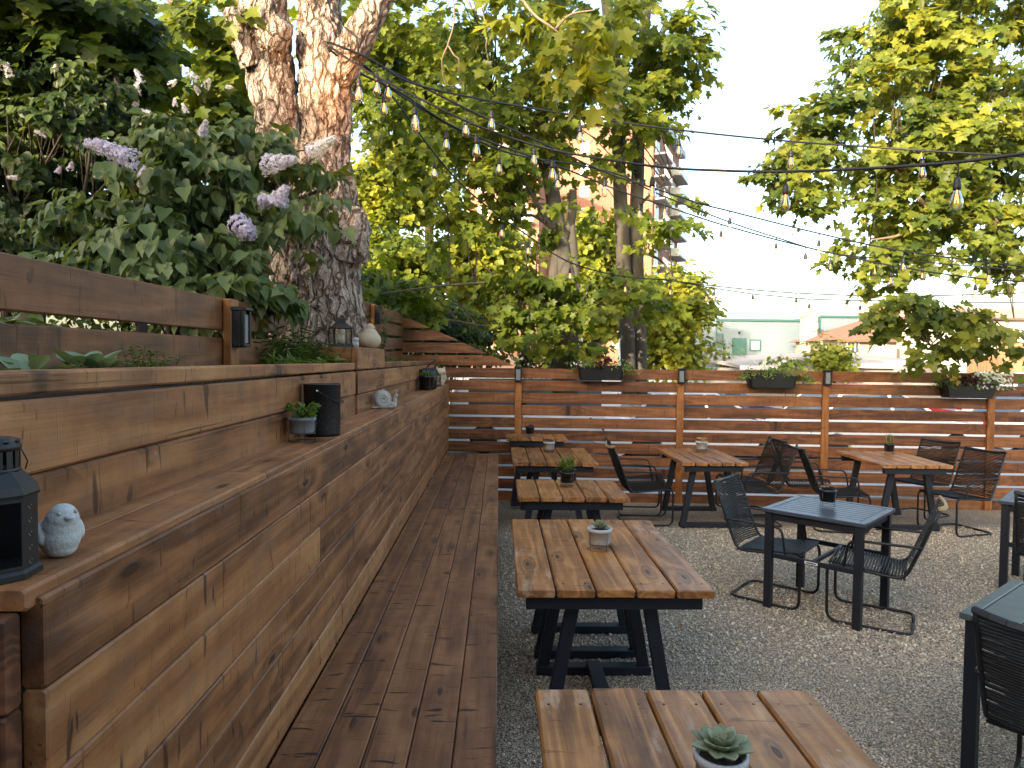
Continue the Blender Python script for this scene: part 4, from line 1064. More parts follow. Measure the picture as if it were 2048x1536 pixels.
for l in LB:
    S_ = spline(l, 6); mb.tube(S_, [.10*(1-.75*i/(len(S_)-1)) for i in range(len(S_))], 9)
loc(mb.build('limbs', SMOOTHB, big), big)
# lit spray hanging into the frame and bare tendrils
mb = MB(); 
HB = [[at(1010, -60, 4.3), at(1060, 20, 4.1), at(1110, 60, 4.0), at(1165, 110, 3.95), at(1210, 160, 3.9)], [at(1110, 60, 4.0), at(1140, 30, 4.0), at(1190, 20, 4.0)]]
for l in HB: S_ = spline(l, 6); mb.tube(S_, [.010*(1-.6*i/(len(S_)-1)) for i in range(len(S_))], 6)
mb.tube(spline([at(1010, -60, 4.3), (.5, 3.95, 5.2), (.4, 3.9, 5.85)], 6), .012, 6)
for l in ([at(905, -30, 4.3), at(908, 40, 4.3), at(896, 88, 4.3), at(884, 120, 4.3), at(888, 160, 4.3), at(902, 172, 4.3), at(924, 164, 4.3), at(928, 182, 4.3)],
          [at(897, 92, 4.3), at(908, 110, 4.3), at(918, 120, 4.3), at(915, 145, 4.3)], [at(955, -30, 4.2), at(967, 30, 4.2), at(974, 70, 4.2), at(972, 95, 4.2), at(980, 135, 4.2)], [at(932, 0, 4.25), at(945, 18, 4.25), at(952, 8, 4.25), at(941, -6, 4.25), at(938, 14, 4.25)]):
    S_ = spline(l, 7); mb.tube(S_, [.0052*(1-.6*i/(len(S_)-1)) for i in range(len(S_))], 6)
loc(mb.build('hanging_twigs', TWIGL, big), big)
MLEAF = leafm('maple_leaf', [(.050, .084, .013), (.095, .138, .018), (.150, .188, .022), (.225, .245, .03)], .47)
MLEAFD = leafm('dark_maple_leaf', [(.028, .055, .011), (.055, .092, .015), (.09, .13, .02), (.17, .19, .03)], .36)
BLEAF = leafm('sun_brightened_yellow_green_leaf', [(.09, .125, .018), (.16, .195, .024), (.25, .265, .03), (.33, .32, .038)], .42)  # young yellow-green leaves, palette brightened further to carry sunlight in the colour
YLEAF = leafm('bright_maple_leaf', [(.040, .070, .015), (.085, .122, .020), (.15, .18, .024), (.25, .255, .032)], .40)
# crown above and behind the picture
P, Dd, N, S, C = sprays([((-2.6, 3.6, 7.2), (2.0, 2.2, .9), 120), ((-4.6, 1.2, 7.0), (1.9, 2.2, 1.1), 130), ((-1.6, 6.0, 8.4), (2.2, 1.8, 1.2), 110), ((.6, 4.0, 6.9), (1.2, 1.2, .5), 26), ((-5.4, 3.0, 5.9), (1.2, 1.6, 1.2), 60)], 16, .15, .30, .5, (.5, -.15))
loc(leaf_obj('crown', P, Dd, N, S, MAPLE, MLEAF, big), big)
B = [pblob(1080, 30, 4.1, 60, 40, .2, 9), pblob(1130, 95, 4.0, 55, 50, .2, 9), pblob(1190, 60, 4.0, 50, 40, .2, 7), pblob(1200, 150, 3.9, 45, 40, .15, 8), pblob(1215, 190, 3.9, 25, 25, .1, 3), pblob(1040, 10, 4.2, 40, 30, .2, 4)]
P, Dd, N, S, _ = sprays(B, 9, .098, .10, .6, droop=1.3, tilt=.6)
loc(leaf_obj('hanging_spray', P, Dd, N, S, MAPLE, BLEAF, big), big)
B = [pblob(450, 20, 4.5, 28, 22, .12, 3)]
P, Dd, N, S, _ = sprays(B, 7, .10, .08, .6, droop=1.); loc(leaf_obj('epicormic_shoot', P, Dd, N, S, MAPLE, YLEAF, big), big)

# ------------------------------------------------------------------ other trees
def tree(name, label, cat, trunks, limbs, blobs, per, size, spread, mat, bark, T=MAPLE, gap=None, tw=70, tr=.010, shell=.5, group=None, droop=.9, name2='crown', seed=0, dens=1.):
    b = Vector(trunks[0][0][0]); t = thing(name, label, cat, tuple(b), 0, group); mb = MB()
    for tr_ in trunks:
        pts = spline([p for p, r in tr_], 6); rs = spline([Vector((r, 0, 0)) for p, r in tr_], 6)
        mb.tube(pts, [r.x for r in rs], 16)
    for l, r in limbs:
        S_ = spline(l, 6); mb.tube(S_, [r*(1-.75*i/(len(S_)-1)) for i in range(len(S_))], 7)
    o = mb.build('trunk', bark, t); loc(o, t)
    P, Dd, N, S, C = sprays(blobs, per, size, spread, shell, gap, droop, seed=seed, dens=dens)
    loc(leaf_obj(name2, P, Dd, N, S, T, mat, t), t)
    if tw:
        mb = MB(); twigs(mb, C, [l for l, r in limbs]+[[p for p, r in q] for q in trunks], tw, tr); loc(mb.build('twigs', TWIG, t), t)
    return t
def pl(*a): return [at(*p) for p in a]
# middle maple with twin pale stems
Yc = 11.2
tree('maple_tree', 'maple with smooth twin stems twisted together behind the left-hand flower box', 'tree',
  [[(at(1258, 790, Yc), .125), (at(1253, 640, Yc), .12), (at(1246, 500, Yc), .118), (at(1238, 330, Yc), .11), (at(1236, 180, Yc), .11), (at(1220, 60, Yc), .095), (at(1208, -40, Yc), .085)],
   [(at(1283, 790, Yc+.12), .105), (at(1280, 640, Yc+.12), .10), (at(1272, 480, Yc+.12), .115), (at(1276, 330, Yc+.1), .105), (at(1278, 200, Yc), .10), (at(1286, 90, Yc), .085), (at(1300, -40, Yc), .07)]],
  [(pl((1278, 170, Yc), (1262, 60, Yc), (1240, -30, Yc)), .06), (pl((1240, 240, Yc), (1180, 160, Yc-.3), (1100, 90, Yc-.5)), .05), (pl((1282, 150, Yc), (1330, 60, Yc-.2), (1370, 20, Yc-.3)), .04), (pl((1270, 420, Yc), (1310, 380, Yc-.5), (1350, 350, Yc-.9)), .03), (pl((1250, 560, Yc), (1190, 600, Yc-1), (1130, 640, Yc-1.6)), .03), (pl((1270, 500, Yc), (1320, 520, Yc-.5), (1350, 560, Yc-.9)), .03)],
  [pblob(1180, 60, 10.8, 190, 110, 1.3, 120), pblob(1320, 105, 10.4, 72, 66, .8, 46), pblob(1350, 90, 10.3, 45, 35, .5, 16), pblob(1150, 250, 10.6, 130, 115, 1.2, 105), pblob(1280, 250, 10.4, 36, 50, .6, 18), pblob(1325, 180, 10.6, 30, 36, .5, 14), pblob(1300, 400, 10.2, 22, 20, .3, 5), pblob(1345, 385, 10.2, 26, 12, .3, 5), pblob(1345, 455, 10.2, 30, 18, .3, 8), pblob(1345, 530, 10.2, 36, 20, .4, 10), pblob(1200, 575, 9.9, 90, 45, .5, 34), pblob(1290, 600, 10.1, 50, 40, .4, 12), pblob(1130, 630, 10.0, 110, 36, .5, 30), pblob(1210, 440, 10.6, 50, 60, .7, 20)],
  19, .135, .34, MLEAF, SMOOTHB, gap=(1.1, -.12), tw=70, tr=.012, seed=3, dens=.85)
Yl = 10.6
tree('maple_tree', 'maple with a forked stem between the big trunk and the twin-stemmed maple', 'tree',
  [[(at(1130, 790, Yl), .20), (at(1132, 680, Yl), .19), (at(1136, 600, Yl), .185), (at(1128, 520, Yl), .13), (at(1112, 430, Yl), .12), (at(1098, 340, Yl), .11), (at(1080, 200, Yl), .09), (at(1075, 40, Yl), .07)],
   [(at(1118, 640, Yl), .09), (at(1108, 560, Yl), .085), (at(1118, 500, Yl), .08), (at(1142, 440, Yl), .07), (at(1146, 380, Yl), .06)], [(at(1146, 620, Yl), .1), (at(1150, 560, Yl), .08), (at(1142, 440, Yl), .06)]],
  [(pl((1110, 470, Yl), (1070, 400, Yl-.3), (1040, 350, Yl-.6)), .05), (pl((1104, 455, Yl), (1062, 430, Yl-.2), (1025, 440, Yl-.3)), .035), (pl((1098, 360, Yl), (1050, 260, Yl-.2), (980, 180, Yl-.3)), .05), (pl((1100, 320, Yl), (1150, 220, Yl), (1160, 100, Yl)), .05),
   (pl((1120, 590, Yl), (1040, 566, Yl-.6), (900, 570, Yl-1.1), (740, 590, Yl-1.5)), .03), (pl((1090, 600, Yl), (1000, 650, Yl-.8), (900, 640, Yl-1.3)), .025)],
  [pblob(900, 80, 10.2, 200, 100, 1.4, 150), pblob(1010, 200, 10.4, 150, 110, 1.2, 120), pblob(830, 250, 10.0, 110, 80, 1.1, 70), pblob(960, 360, 10.2, 120, 60, .9, 66), pblob(1050, 300, 10.2, 60, 60, .9, 30), pblob(820, 400, 10.0, 80, 50, .8, 34), pblob(900, 440, 10.0, 70, 30, .7, 18), pblob(1040, 560, 9.8, 110, 45, .6, 42), pblob(880, 580, 9.9, 130, 36, .7, 40), pblob(990, 640, 9.9, 110, 28, .5, 30), pblob(760, 560, 9.9, 60, 50, .7, 30), pblob(1130, 690, 10.1, 50, 16, .4, 8), pblob(1080, 440, 10.0, 70, 40, .6, 20)],
  19, .135, .34, MLEAF, SMOOTHB, gap=(1.1, -.12), tw=100, tr=.012, seed=9, dens=.88)
# right-hand maple
Yr = 9.9
RB = [pblob(1980, -90, 9.4, 220, 90, 1.5, 150), pblob(2150, 200, 9.6, 120, 250, 1.5, 190), pblob(1900, 60, 9.4, 190, 110, 1.5, 190), pblob(1960, 250, 9.2, 150, 130, 1.5, 200), pblob(1800, 90, 9.3, 110, 80, 1.1, 70), pblob(1780, 200, 9.2, 50, 50, .8, 22), pblob(1850, 300, 9.1, 110, 70, 1.1, 80), pblob(1640, 260, 8.8, 75, 55, .6, 40), pblob(1600, 320, 8.7, 55, 60, .5, 32), pblob(1620, 390, 8.7, 42, 45, .4, 18), pblob(1720, 330, 8.9, 70, 70, .7, 40), pblob(1700, 270, 8.9, 60, 40, .6, 20), pblob(1760, 430, 8.8, 65, 80, .7, 44), pblob(1880, 430, 9.0, 120, 80, 1.0, 70), pblob(2000, 430, 9.0, 90, 100, 1.0, 70), pblob(1760, 520, 8.7, 60, 40, .5, 22), pblob(1690, 580, 8.6, 40, 18, .3, 8), pblob(1900, 540, 8.7, 120, 40, .8, 26), pblob(2020, 540, 8.7, 60, 50, .6, 24),
      pblob(1830, 620, 8.2, 100, 40, .5, 18), pblob(1770, 610, 8.3, 40, 30, .3, 10), pblob(1865, 650, 8.2, 85, 34, .5, 22), pblob(1875, 690, 8.2, 44, 14, .3, 7), pblob(1975, 660, 8.2, 40, 16, .4, 7), pblob(2046, 680, 8.0, 30, 30, .4, 10)]
tree('maple_tree', 'bright maple filling the right side, its low bough reaching the fence', 'tree',
  [[((10.6, 11.4, -.3), .26), ((10.4, 11.3, 2.0), .24), ((10.2, 11.0, 4.0), .2), ((9.9, 10.8, 6.5), .15), ((9.5, 10.5, 9.0), .08)]],
  [(pl((2340, 640, 11.0), (2200, 600, 10.3), (2048, 520, 9.6), (1960, 480, 9.2), (1880, 440, 9.0), (1790, 340, 8.9)), .075), (pl((2048, 520, 9.6), (1960, 400, 9.1), (1880, 350, 9.0), (1750, 325, 8.9), (1640, 260, 8.8)), .04), (pl((1880, 440, 9.0), (1800, 470, 8.8), (1740, 480, 8.8)), .03), (pl((2300, 420, 10.8), (2150, 300, 10.1), (2000, 200, 9.6), (1900, 100, 9.5)), .07),
   (pl((2330, 660, 10.9), (2180, 640, 10.3), (2050, 640, 9.), (1930, 640, 8.2), (1860, 690, 8.0)), .035), (pl((2048, 560, 9.3), (1960, 500, 9), (1850, 520, 8.8)), .03)],
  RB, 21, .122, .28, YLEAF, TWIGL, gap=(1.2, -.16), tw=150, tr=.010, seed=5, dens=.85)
# left background maples and shrubs
tree('maple_tree', 'dark maple filling the top left corner above the lilacs', 'tree',
  [[((-5.2, 7.6, 1.3), .2), ((-5.1, 7.5, 4), .17), ((-4.8, 7.3, 7), .1)]], [(pl((60, -60, 7.2), (120, 60, 6.5), (180, 90, 6.0)), .05), (pl((-60, 120, 7.2), (20, 80, 6.4), (100, 60, 6.0)), .05)],
  [pblob(60, 60, 6.6, 150, 110, 1.2, 150), pblob(190, 60, 6.4, 90, 70, .8, 60), pblob(30, 200, 6.8, 120, 90, 1., 80), pblob(210, 130, 6.6, 70, 60, .6, 36), pblob(-60, 100, 6.3, 120, 150, 1.2, 90)],
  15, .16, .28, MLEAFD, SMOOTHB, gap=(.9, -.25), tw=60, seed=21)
tree('maple_tree', 'maple behind the left stem of the big tree, sky showing between its boughs', 'tree',
  [[((-5.6, 11.5, 1.3), .2), ((-5.4, 11.3, 5), .16), ((-5., 11, 9), .1)]], [(pl((300, -60, 10.5), (380, 60, 10), (440, 180, 9.5)), .05)],
  [pblob(400, 110, 9.8, 100, 55, 1., 70), pblob(450, 60, 9.6, 60, 60, .8, 36), pblob(330, 110, 9.8, 50, 30, .7, 20), pblob(300, 10, 9.8, 40, 25, .6, 10), pblob(440, 200, 9.6, 60, 55, .8, 34), pblob(340, 250, 9.6, 110, 60, .9, 54), pblob(720, 90, 10.2, 60, 100, 1.0, 44), pblob(250, 200, 9.8, 70, 60, .9, 34)],
  14, .18, .32, MLEAF, SMOOTHB, gap=(.9, -.2), tw=50, seed=23)
LIL = leafm('lilac_leaf', [(.060, .092, .030), (.10, .14, .045), (.145, .185, .068), (.20, .235, .09)], .28, .38)
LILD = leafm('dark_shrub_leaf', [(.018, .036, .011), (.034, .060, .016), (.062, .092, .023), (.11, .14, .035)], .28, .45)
BLOS = leafm('lilac_blossom', [(.46, .42, .74), (.60, .57, .84), (.74, .73, .92), (.84, .84, .95)], .3, .7)
lil = tree('lilac_shrub', 'near lilac with broad heart-shaped leaves hanging over the side fence', 'shrub',
  [[((-1.75, 4.0, 1.4), .035), ((-1.85, 3.9, 2.0), .03), (at(420, 420, 3.8), .02), (at(440, 300, 3.8), .012)], [((-1.7, 4.05, 1.4), .03), (at(470, 520, 3.9), .022), (at(560, 420, 3.9), .014), (at(640, 380, 3.9), .008)], [((-1.8, 4.0, 1.4), .03), (at(330, 480, 3.7), .02), (at(260, 360, 3.6), .01)]],
  [(pl((420, 420, 3.8), (360, 340, 3.7), (300, 300, 3.6)), .012), (pl((440, 400, 3.8), (520, 320, 3.8), (610, 300, 3.9)), .012), (pl((430, 470, 3.8), (470, 560, 3.6), (500, 600, 3.5)), .012)],
  [pblob(400, 290, 3.8, 130, 40, .3, 34), pblob(300, 400, 3.6, 90, 70, .35, 40), pblob(430, 390, 3.8, 120, 80, .4, 50), pblob(350, 500, 3.5, 150, 60, .35, 60), pblob(575, 430, 3.75, 75, 38, .3, 18), pblob(565, 320, 3.85, 60, 30, .3, 11), pblob(440, 560, 3.45, 90, 45, .25, 34), pblob(490, 590, 3.35, 40, 30, .15, 10), pblob(180, 450, 3.7, 40, 40, .2, 8), pblob(640, 370, 3.85, 30, 25, .15, 4), pblob(250, 540, 3.4, 110, 30, .3, 22), ((-2.0, 2.3, 1.80), (.35, 1.1, .22), 70), ((-2.6, 3.4, 1.9), (.5, .8, .4), 50), pblob(470, 258, 3.9, 50, 22, .2, 7)],
  14, .078, .13, LIL, TWIG, T=HEART, gap=None, tw=110, tr=.005, shell=.6, droop=1.3, seed=31)
def panicle(parent, p, d, L, w, n=260):
    p = Vector(p); d = Vector(d).normalized(); u = d.orthogonal().normalized(); v = d.cross(u); P = []; Dd = []; N = []; S = []
    for i in range(n):
        t = R.random(); a = R.uniform(0, 2*pi); rr = w*(1-.72*t)*(.75+.25*R.random())*(1+.18*math.sin(t*22+a*2)); o = u*math.cos(a)+v*math.sin(a); c = p+d*(t*L)+o*rr
        f = (o+d*.2+Vector((R.gauss(0, .3), R.gauss(0, .3), R.gauss(0, .3)))).normalized(); g = f.orthogonal().normalized(); h = f.cross(g); r0 = R.uniform(0, 1.5)
        for k in range(4):
            an = k*pi/2+r0; P.append(tuple(c)); Dd.append(tuple(g*math.cos(an)+h*math.sin(an))); N.append(tuple(f)); S.append(.0085)
    o = leaf_obj('blossom', P, Dd, N, S, PETAL, BLOS, parent); return loc(o, parent)
for px, py, Y, dx, dz, L, w in ((275, 325, 3.5, -1, .35, .20, .05), (250, 312, 3.5, -1, .5, .12, .035), (530, 330, 3.6, 1, .1, .15, .045), (620, 308, 3.7, 1, .5, .14, .04), (525, 403, 3.6, 1, .1, .06, .035), (555, 405, 3.55, .6, .8, .08, .04), (475, 445, 3.5, .5, -.4, .09, .05), (492, 462, 3.5, .6, -.5, .05, .04), (290, 355, 3.75, 1, .1, .13, .05), (405, 268, 3.7, .3, .5, .06, .02)):
    panicle(lil, at(px, py, Y-.18), (dx, -.3, dz), L*1.15, w*1.2, 420)
lil2 = tree('lilac_shrub', 'dark twiggy lilac thicket on the far left with scattered pale blossoms', 'shrub',
  [[((-4.3, 6.0, 1.4), .05), ((-4.2, 6.0, 3.2), .03), ((-4.0, 6.0, 4.4), .02)], [((-3.2, 6.2, 1.4), .05), ((-3.2, 6.1, 3.2), .03), ((-3.3, 6, 4.2), .02)]],
  [(pl((20, 460, 5.6), (90, 330, 5.5), (140, 240, 5.5)), .015), (pl((100, 470, 5.6), (200, 380, 5.4), (260, 300, 5.4)), .015), (pl((30, 420, 5.4), (10, 330, 5.3), (30, 270, 5.3)), .012), (pl((150, 480, 5.6), (180, 300, 5.5), (160, 200, 5.5)), .015)],
  [pblob(70, 360, 5.9, 170, 130, .7, 210), pblob(200, 260, 5.8, 110, 100, .6, 110), pblob(120, 200, 5.8, 90, 70, .5, 60), pblob(240, 420, 5.9, 110, 100, .6, 110), pblob(60, 480, 5.5, 150, 60, .6, 90), pblob(-50, 350, 5.8, 80, 200, .6, 60), pblob(330, 300, 6.2, 80, 60, .5, 40)],
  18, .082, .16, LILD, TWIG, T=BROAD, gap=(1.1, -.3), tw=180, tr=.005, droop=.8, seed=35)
for px, py, Y, s in ((8, 135, 5.2, 1.), (18, 152, 5.2, .9), (110, 140, 5.3, .6), (92, 270, 5.2, .7), (34, 356, 5.1, .6), (140, 338, 5.1, .7), (115, 345, 5.1, .5), (285, 165, 5.6, 1.), (275, 190, 5.6, 1.), (270, 212, 5.5, .7), (300, 228, 5.5, .7), (280, 248, 5.4, .8), (298, 250, 5.4, .6), (340, 170, 5.7, .8), (395, 160, 5.8, 1.), (410, 175, 5.8, 1.), (398, 185, 5.8, .7), (455, 175, 5.8, .6), (350, 212, 5.6, .6), (372, 226, 5.6, .7), (210, 352, 5.1, .7), (205, 345, 5.1, .5)):
    panicle(lil2, at(px, py, Y), (R.uniform(-1, 1), -.4, R.uniform(-.2, .8)), .10*s, .035*s, 90)
# dense evergreen/undergrowth behind the fences
def shrub(name, label, c, blobs, size, mat, per=16, T=BROAD, spread=.25, tw=30, gap=None, group=None, seed=0):
    return tree(name, label, 'shrub', [[(c, .05), (Vector(c)+Vector((0, 0, 1.2)), .03)]], [], blobs, per, size, spread, mat, TWIG, T, gap, tw, .008, .5, group, .6, seed=seed)
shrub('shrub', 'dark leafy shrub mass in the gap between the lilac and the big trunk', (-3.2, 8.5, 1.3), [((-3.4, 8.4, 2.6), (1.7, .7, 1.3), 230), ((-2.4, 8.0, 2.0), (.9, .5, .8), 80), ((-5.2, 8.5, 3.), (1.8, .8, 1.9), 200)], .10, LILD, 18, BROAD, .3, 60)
shrub('shrub', 'low green bush directly behind the diagonal end of the rear fence', (-.9, 11.5, -.3), [pblob(850, 650, 11.3, 110, 50, .8, 150), pblob(760, 640, 11.5, 70, 60, .8, 90), pblob(930, 690, 11.2, 60, 40, .6, 60)], .11, LILD, 16, BROAD, .3, 40)
shrub('shrub', 'ivy-wrapped stump of foliage left of the forked maple above the fence', (.4, 12.5, -.3), [pblob(1052, 720, 12.4, 9, 40, .12, 34), pblob(1125, 700, 12.2, 26, 34, .3, 44), pblob(1090, 730, 12.2, 20, 16, .3, 14)], .07, LILD, 14, HEART, .10, 10)
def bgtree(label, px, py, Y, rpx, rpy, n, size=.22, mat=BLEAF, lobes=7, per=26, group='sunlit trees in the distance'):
    c = at(px, py, Y); W = rpx*Y/FPX; H = rpy*Y/FPX; bl = []
    for i in range(lobes):
        a = R.uniform(0, 2*pi); rr = R.random()**.5*.62; bl.append(((c.x+W*rr*math.cos(a), c.y+W*.6*R.uniform(-1, 1), c.z+H*rr*math.sin(a)), (W*.48, W*.48, H*.45), n//lobes))
    return tree('background_tree', label, 'tree', [[((c.x, c.y, -.35), W*.07), ((c.x, c.y, c.z-H*.3), W*.05), ((c.x, c.y, c.z+H*.5), W*.02)]], [], bl, per, size, .55, mat, TWIG, OVAL2, None, 26, .02, .5, group, .5)
OVAL2 = tmpl([(0, 0), (.2, .38), (.55, .42), (.8, .2), (1, 0)], .2, .2)
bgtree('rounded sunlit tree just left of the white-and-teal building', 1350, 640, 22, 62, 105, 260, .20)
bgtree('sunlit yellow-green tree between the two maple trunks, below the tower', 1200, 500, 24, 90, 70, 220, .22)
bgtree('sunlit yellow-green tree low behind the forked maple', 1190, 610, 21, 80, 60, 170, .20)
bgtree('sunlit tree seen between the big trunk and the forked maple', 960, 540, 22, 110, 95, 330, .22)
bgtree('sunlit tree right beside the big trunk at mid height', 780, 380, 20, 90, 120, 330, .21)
bgtree('green tree low behind the big trunk, partly in sun', 760, 540, 18, 90, 90, 260, .2, MLEAF)
bgtree('tall green tree far behind the big trunk', 860, 200, 24, 150, 140, 420, .24, MLEAF, 9)
bgtree('green tree in the far left gap behind the lilac', 470, 500, 17, 110, 130, 300, .2, MLEAF)
bgtree('small rounded sunlit tree top showing over the white building at the left', 1412, 632, 95, 8, 3, 40, .5, YLEAF, 3)
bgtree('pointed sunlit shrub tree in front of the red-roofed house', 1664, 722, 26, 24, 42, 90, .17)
bgtree('thin young tree before the teal door', 1448, 705, 33, 20, 38, 22, .16, MLEAFD, 5, 10)
bgtree('small sunlit bush above the middle flower box', 1572, 735, 20, 12, 18, 20, .14, YLEAF, 3)

# ------------------------------------------------------------------ plants in the planter
def pplant(name, label, pos, P, Dd, N, S, T, mat, stems=None):
    t = thing(name, label, 'plant', pos); leaf_obj('foliage', P, Dd, N, S, T, mat, t)
    if stems: stems.build('stems', mat, t)
    return t
LAMB = leafm('pale_felted_leaf', [(.14, .19, .11), (.20, .26, .16), (.27, .33, .22)], .15, .8)
THY = leafm('thyme_leaf', [(.06, .09, .02), (.12, .16, .03), (.2, .22, .05)], .3)
HOST = leafm('green_garden_leaf', [(.05, .10, .02), (.09, .15, .03), (.15, .21, .05)], .3)
PURP = leafm('blue_black_leaf', [(.008, .010, .018), (.015, .018, .03), (.03, .03, .045)], .1, .4)
YEW = leafm('ferny_leaf', [(.030, .060, .012), (.055, .095, .018), (.09, .14, .03)], .3)
ZP = 1.735
for lbl, y, n, sc_ in (('pale felted broad-leaved plant at the left edge of the planter', 1.47, 12, .075), ('pale felted broad-leaved plant, the larger rosette beside the planter cap', 1.70, 20, .085)):
    P, Dd, N, S = [], [], [], []
    for i in range(n):
        a = i*2.4; el = D_(R.uniform(15, 62)); P.append((R.gauss(0, .012), R.gauss(0, .03), .01)); Dd.append((math.cos(a)*math.cos(el), math.sin(a)*math.cos(el), math.sin(el))); N.append((-math.cos(a)*math.sin(el), -math.sin(a)*math.sin(el), math.cos(el))); S.append(sc_*R.uniform(.7, 1.15))
    pplant('felted_plant', lbl, (-1.01, y, ZP+.03), P, Dd, N, S, tmpl([(0, 0), (.15, .06), (.35, .22), (.65, .29), (.88, .17), (1., 0)], .25, .2), LAMB)
def mound(name, label, y0, y1, n, h, size, T, mat, x=(-1.19, -.95), up=.6):
    P, Dd, N, S = [], [], [], []; mb = MB(); yc = (y0+y1)/2
    for i in range(n):
        px, py = R.uniform(*x)+1.07, R.uniform(y0, y1)-yc; hh = h*R.uniform(.3, 1)*(.6+.8*max(noise.noise(Vector((py*5, i % 3, 1)))+.3, 0)); lean = Vector((R.gauss(0, .35), R.gauss(0, .35), 1)); top_ = Vector((px, py, 0))+lean*hh
        mb.tube([(px, py, -.01), tuple(top_)], .0013, 3, cap=False)
        for k in range(9):
            f = (k+1)/9; q = Vector((px, py, 0)).lerp(top_, f); P.append(tuple(q)); Dd.append((R.gauss(0, 1), R.gauss(0, 1), up*R.random())); N.append((R.gauss(0, .4), R.gauss(0, .4), 1)); S.append(size*R.uniform(.6, 1.2))
    return pplant(name, label, (-1.07, yc, ZP), P, Dd, N, S, T, mat, mb)
mound('creeping_herb', 'tiny-leaved creeping herb spilling along the planter beside the fence post', 1.95, 3.35, 190, .055, .014, BROAD, THY)
mound('creeping_herb', 'taller pointed tuft of tiny-leaved herb against the fence boards', 2.1, 2.28, 60, .12, .015, BROAD, THY, (-1.16, -1.06))
mound('leafy_plant', 'bright green serrated leafy plant in the planter before the tree', 3.2, 3.6, 40, .10, .060, LONG, HOST, (-1.12, -.93))
mound('dark_plant', 'blue-black heuchera clump between the leafy plants below the trunk', 3.45, 3.85, 60, .045, .055, BROAD, PURP, (-1.05, -.93))
mound('leafy_plant', 'green lobed leafy plant tucked against the wooden pier', 3.75, 4.06, 36, .07, .07, MAPLE, HOST, (-1.1, -.93))
mound('fern_bush', 'feathery dark green bush at the foot of the big trunk', 3.45, 4.2, 150, .26, .05, LONG, YEW, (-1.22, -1.0), .3)
mound('planter_grass', 'wispy grass and weeds in the planter beyond the pier', 5.1, 8.7, 260, .07, .05, tmpl([(0, 0), (.4, .04), (.8, .03), (1, 0)], .2, .3), THY, (-1.24, -.96), 2.)
# leaves fallen on the gravel
P, Dd, N, S = [], [], [], []
for i in range(60):
    y = R.uniform(1.6, 7.5); x = R.uniform(.1, y*.75); P.append((x, y, gz(x, y)+.012)); a = R.uniform(0, 6.28); Dd.append((math.cos(a), math.sin(a), .1)); N.append((R.gauss(0, .2), R.gauss(0, .2), 1)); S.append(R.uniform(.015, .04))
tag(leaf_obj('fallen_leaves', P, Dd, N, S, BROAD, leafm('dry_leaf', [(.2, .12, .04), (.3, .22, .07)], .2)), 'small dry yellowish leaves scattered on the gravel', 'leaves', kind='stuff')
# ------------------------------------------------------------------ beyond the fence
PAVE = plain('pale_pavement', (.52, .50, .47), .9, 0, .2, 14, .12)
tag(sheet('pavement', -1.0, 16, 10.05, 13.2, 6, 4, lambda x, y: -.33, PAVE), kind='structure')
def siding(name, col, pitch=.16):
    m = NT(name); o = m.obj(); s = m.new('ShaderNodeSeparateXYZ'); m.link(o, s.inputs[0])
    fr = m.math('FRACT', m.math('DIVIDE', s.outputs[2], pitch)); g = m.sm(fr, .0, .12)
    c = m.mix(m.math('MULTIPLY', m.math('SUBTRACT', 1., g), .5), (*col, 1), tuple(x*.55 for x in col))
    c = m.mix(1., c, m.ramp(m.noise(o, .6, 4), [(.3, (.85, .85, .85)), (.7, (1.05, 1.05, 1.05))]), 'MULTIPLY')
    m.bsdf(c, .7, 0, m.bump(fr, .6, .02)); return m.m
def brick(name, a, b, mort=(.30, .22, .17), sc_=1.):
    m = NT(name); o = m.obj(); s = m.new('ShaderNodeSeparateXYZ'); m.link(o, s.inputs[0])
    cb = m.new('ShaderNodeCombineXYZ'); m.link(m.math('ADD', s.outputs[0], s.outputs[1]), cb.inputs[0]); m.link(s.outputs[2], cb.inputs[1])
    t = m.new('ShaderNodeTexBrick'); m.link(cb.outputs[0], t.inputs[0]); t.inputs['Color1'].default_value = (*a, 1); t.inputs['Color2'].default_value = (*b, 1); t.inputs['Mortar'].default_value = (*mort, 1)
    t.inputs['Scale'].default_value = sc_; t.inputs['Brick Width'].default_value = .22*2; t.inputs['Row Height'].default_value = .075*2; t.inputs['Mortar Size'].default_value = .015
    m.bsdf(m.mix(1., t.outputs[0], m.ramp(m.noise(o, .25, 4), [(.3, (.85, .85, .85)), (.7, (1.08, 1.05, 1.05))]), 'MULTIPLY'), .85); return m.m
BRICK = brick('orange_brick', (.23, .09, .052), (.29, .125, .075))
SIDE = siding('pale_blue_siding', (.135, .180, .215)); SIDEW = siding('cream_siding', (.29, .265, .235))
TEAL = plain('teal_paint', (.028, .09, .088), .5); CONCP = plain('balcony_concrete', (.30, .29, .27), .8, 0, .1, 8, .1)
WINM = plain('window_glass_dark', (.06, .08, .10), .12, 0, 0, 3, .2, spec=.8)
WINL = plain('curtained_window', (.35, .36, .36), .25, 0, 0, 2, .2, spec=.7)
ROOFR = plain('red_brown_shingles', (.24, .11, .07), .85, 0, .6, 10, .3); ROOFG = plain('grey_flat_roofing', (.30, .265, .24), .9, 0, .4, 6, .3)
BROWN = plain('brown_trim', (.16, .075, .045), .6); STUC = plain('pink_stucco', (.62, .42, .34), .9, 0, .2, 20, .1); ORF = plain('orange_board_fence', (.50, .24, .12), .7, 0, .2, 15, .2)
RAILG = plain('grey_timber_railing', (.28, .28, .27), .8); GREENG = plain('greenish_balcony_glass', (.26, .32, .31), .25, 0, 0, 3, .1)

def sub(mb, name, mat, root, parent=None): return loc(mb.build(name, mat, parent or root), root) if parent is None else mb.build(name, mat, parent)
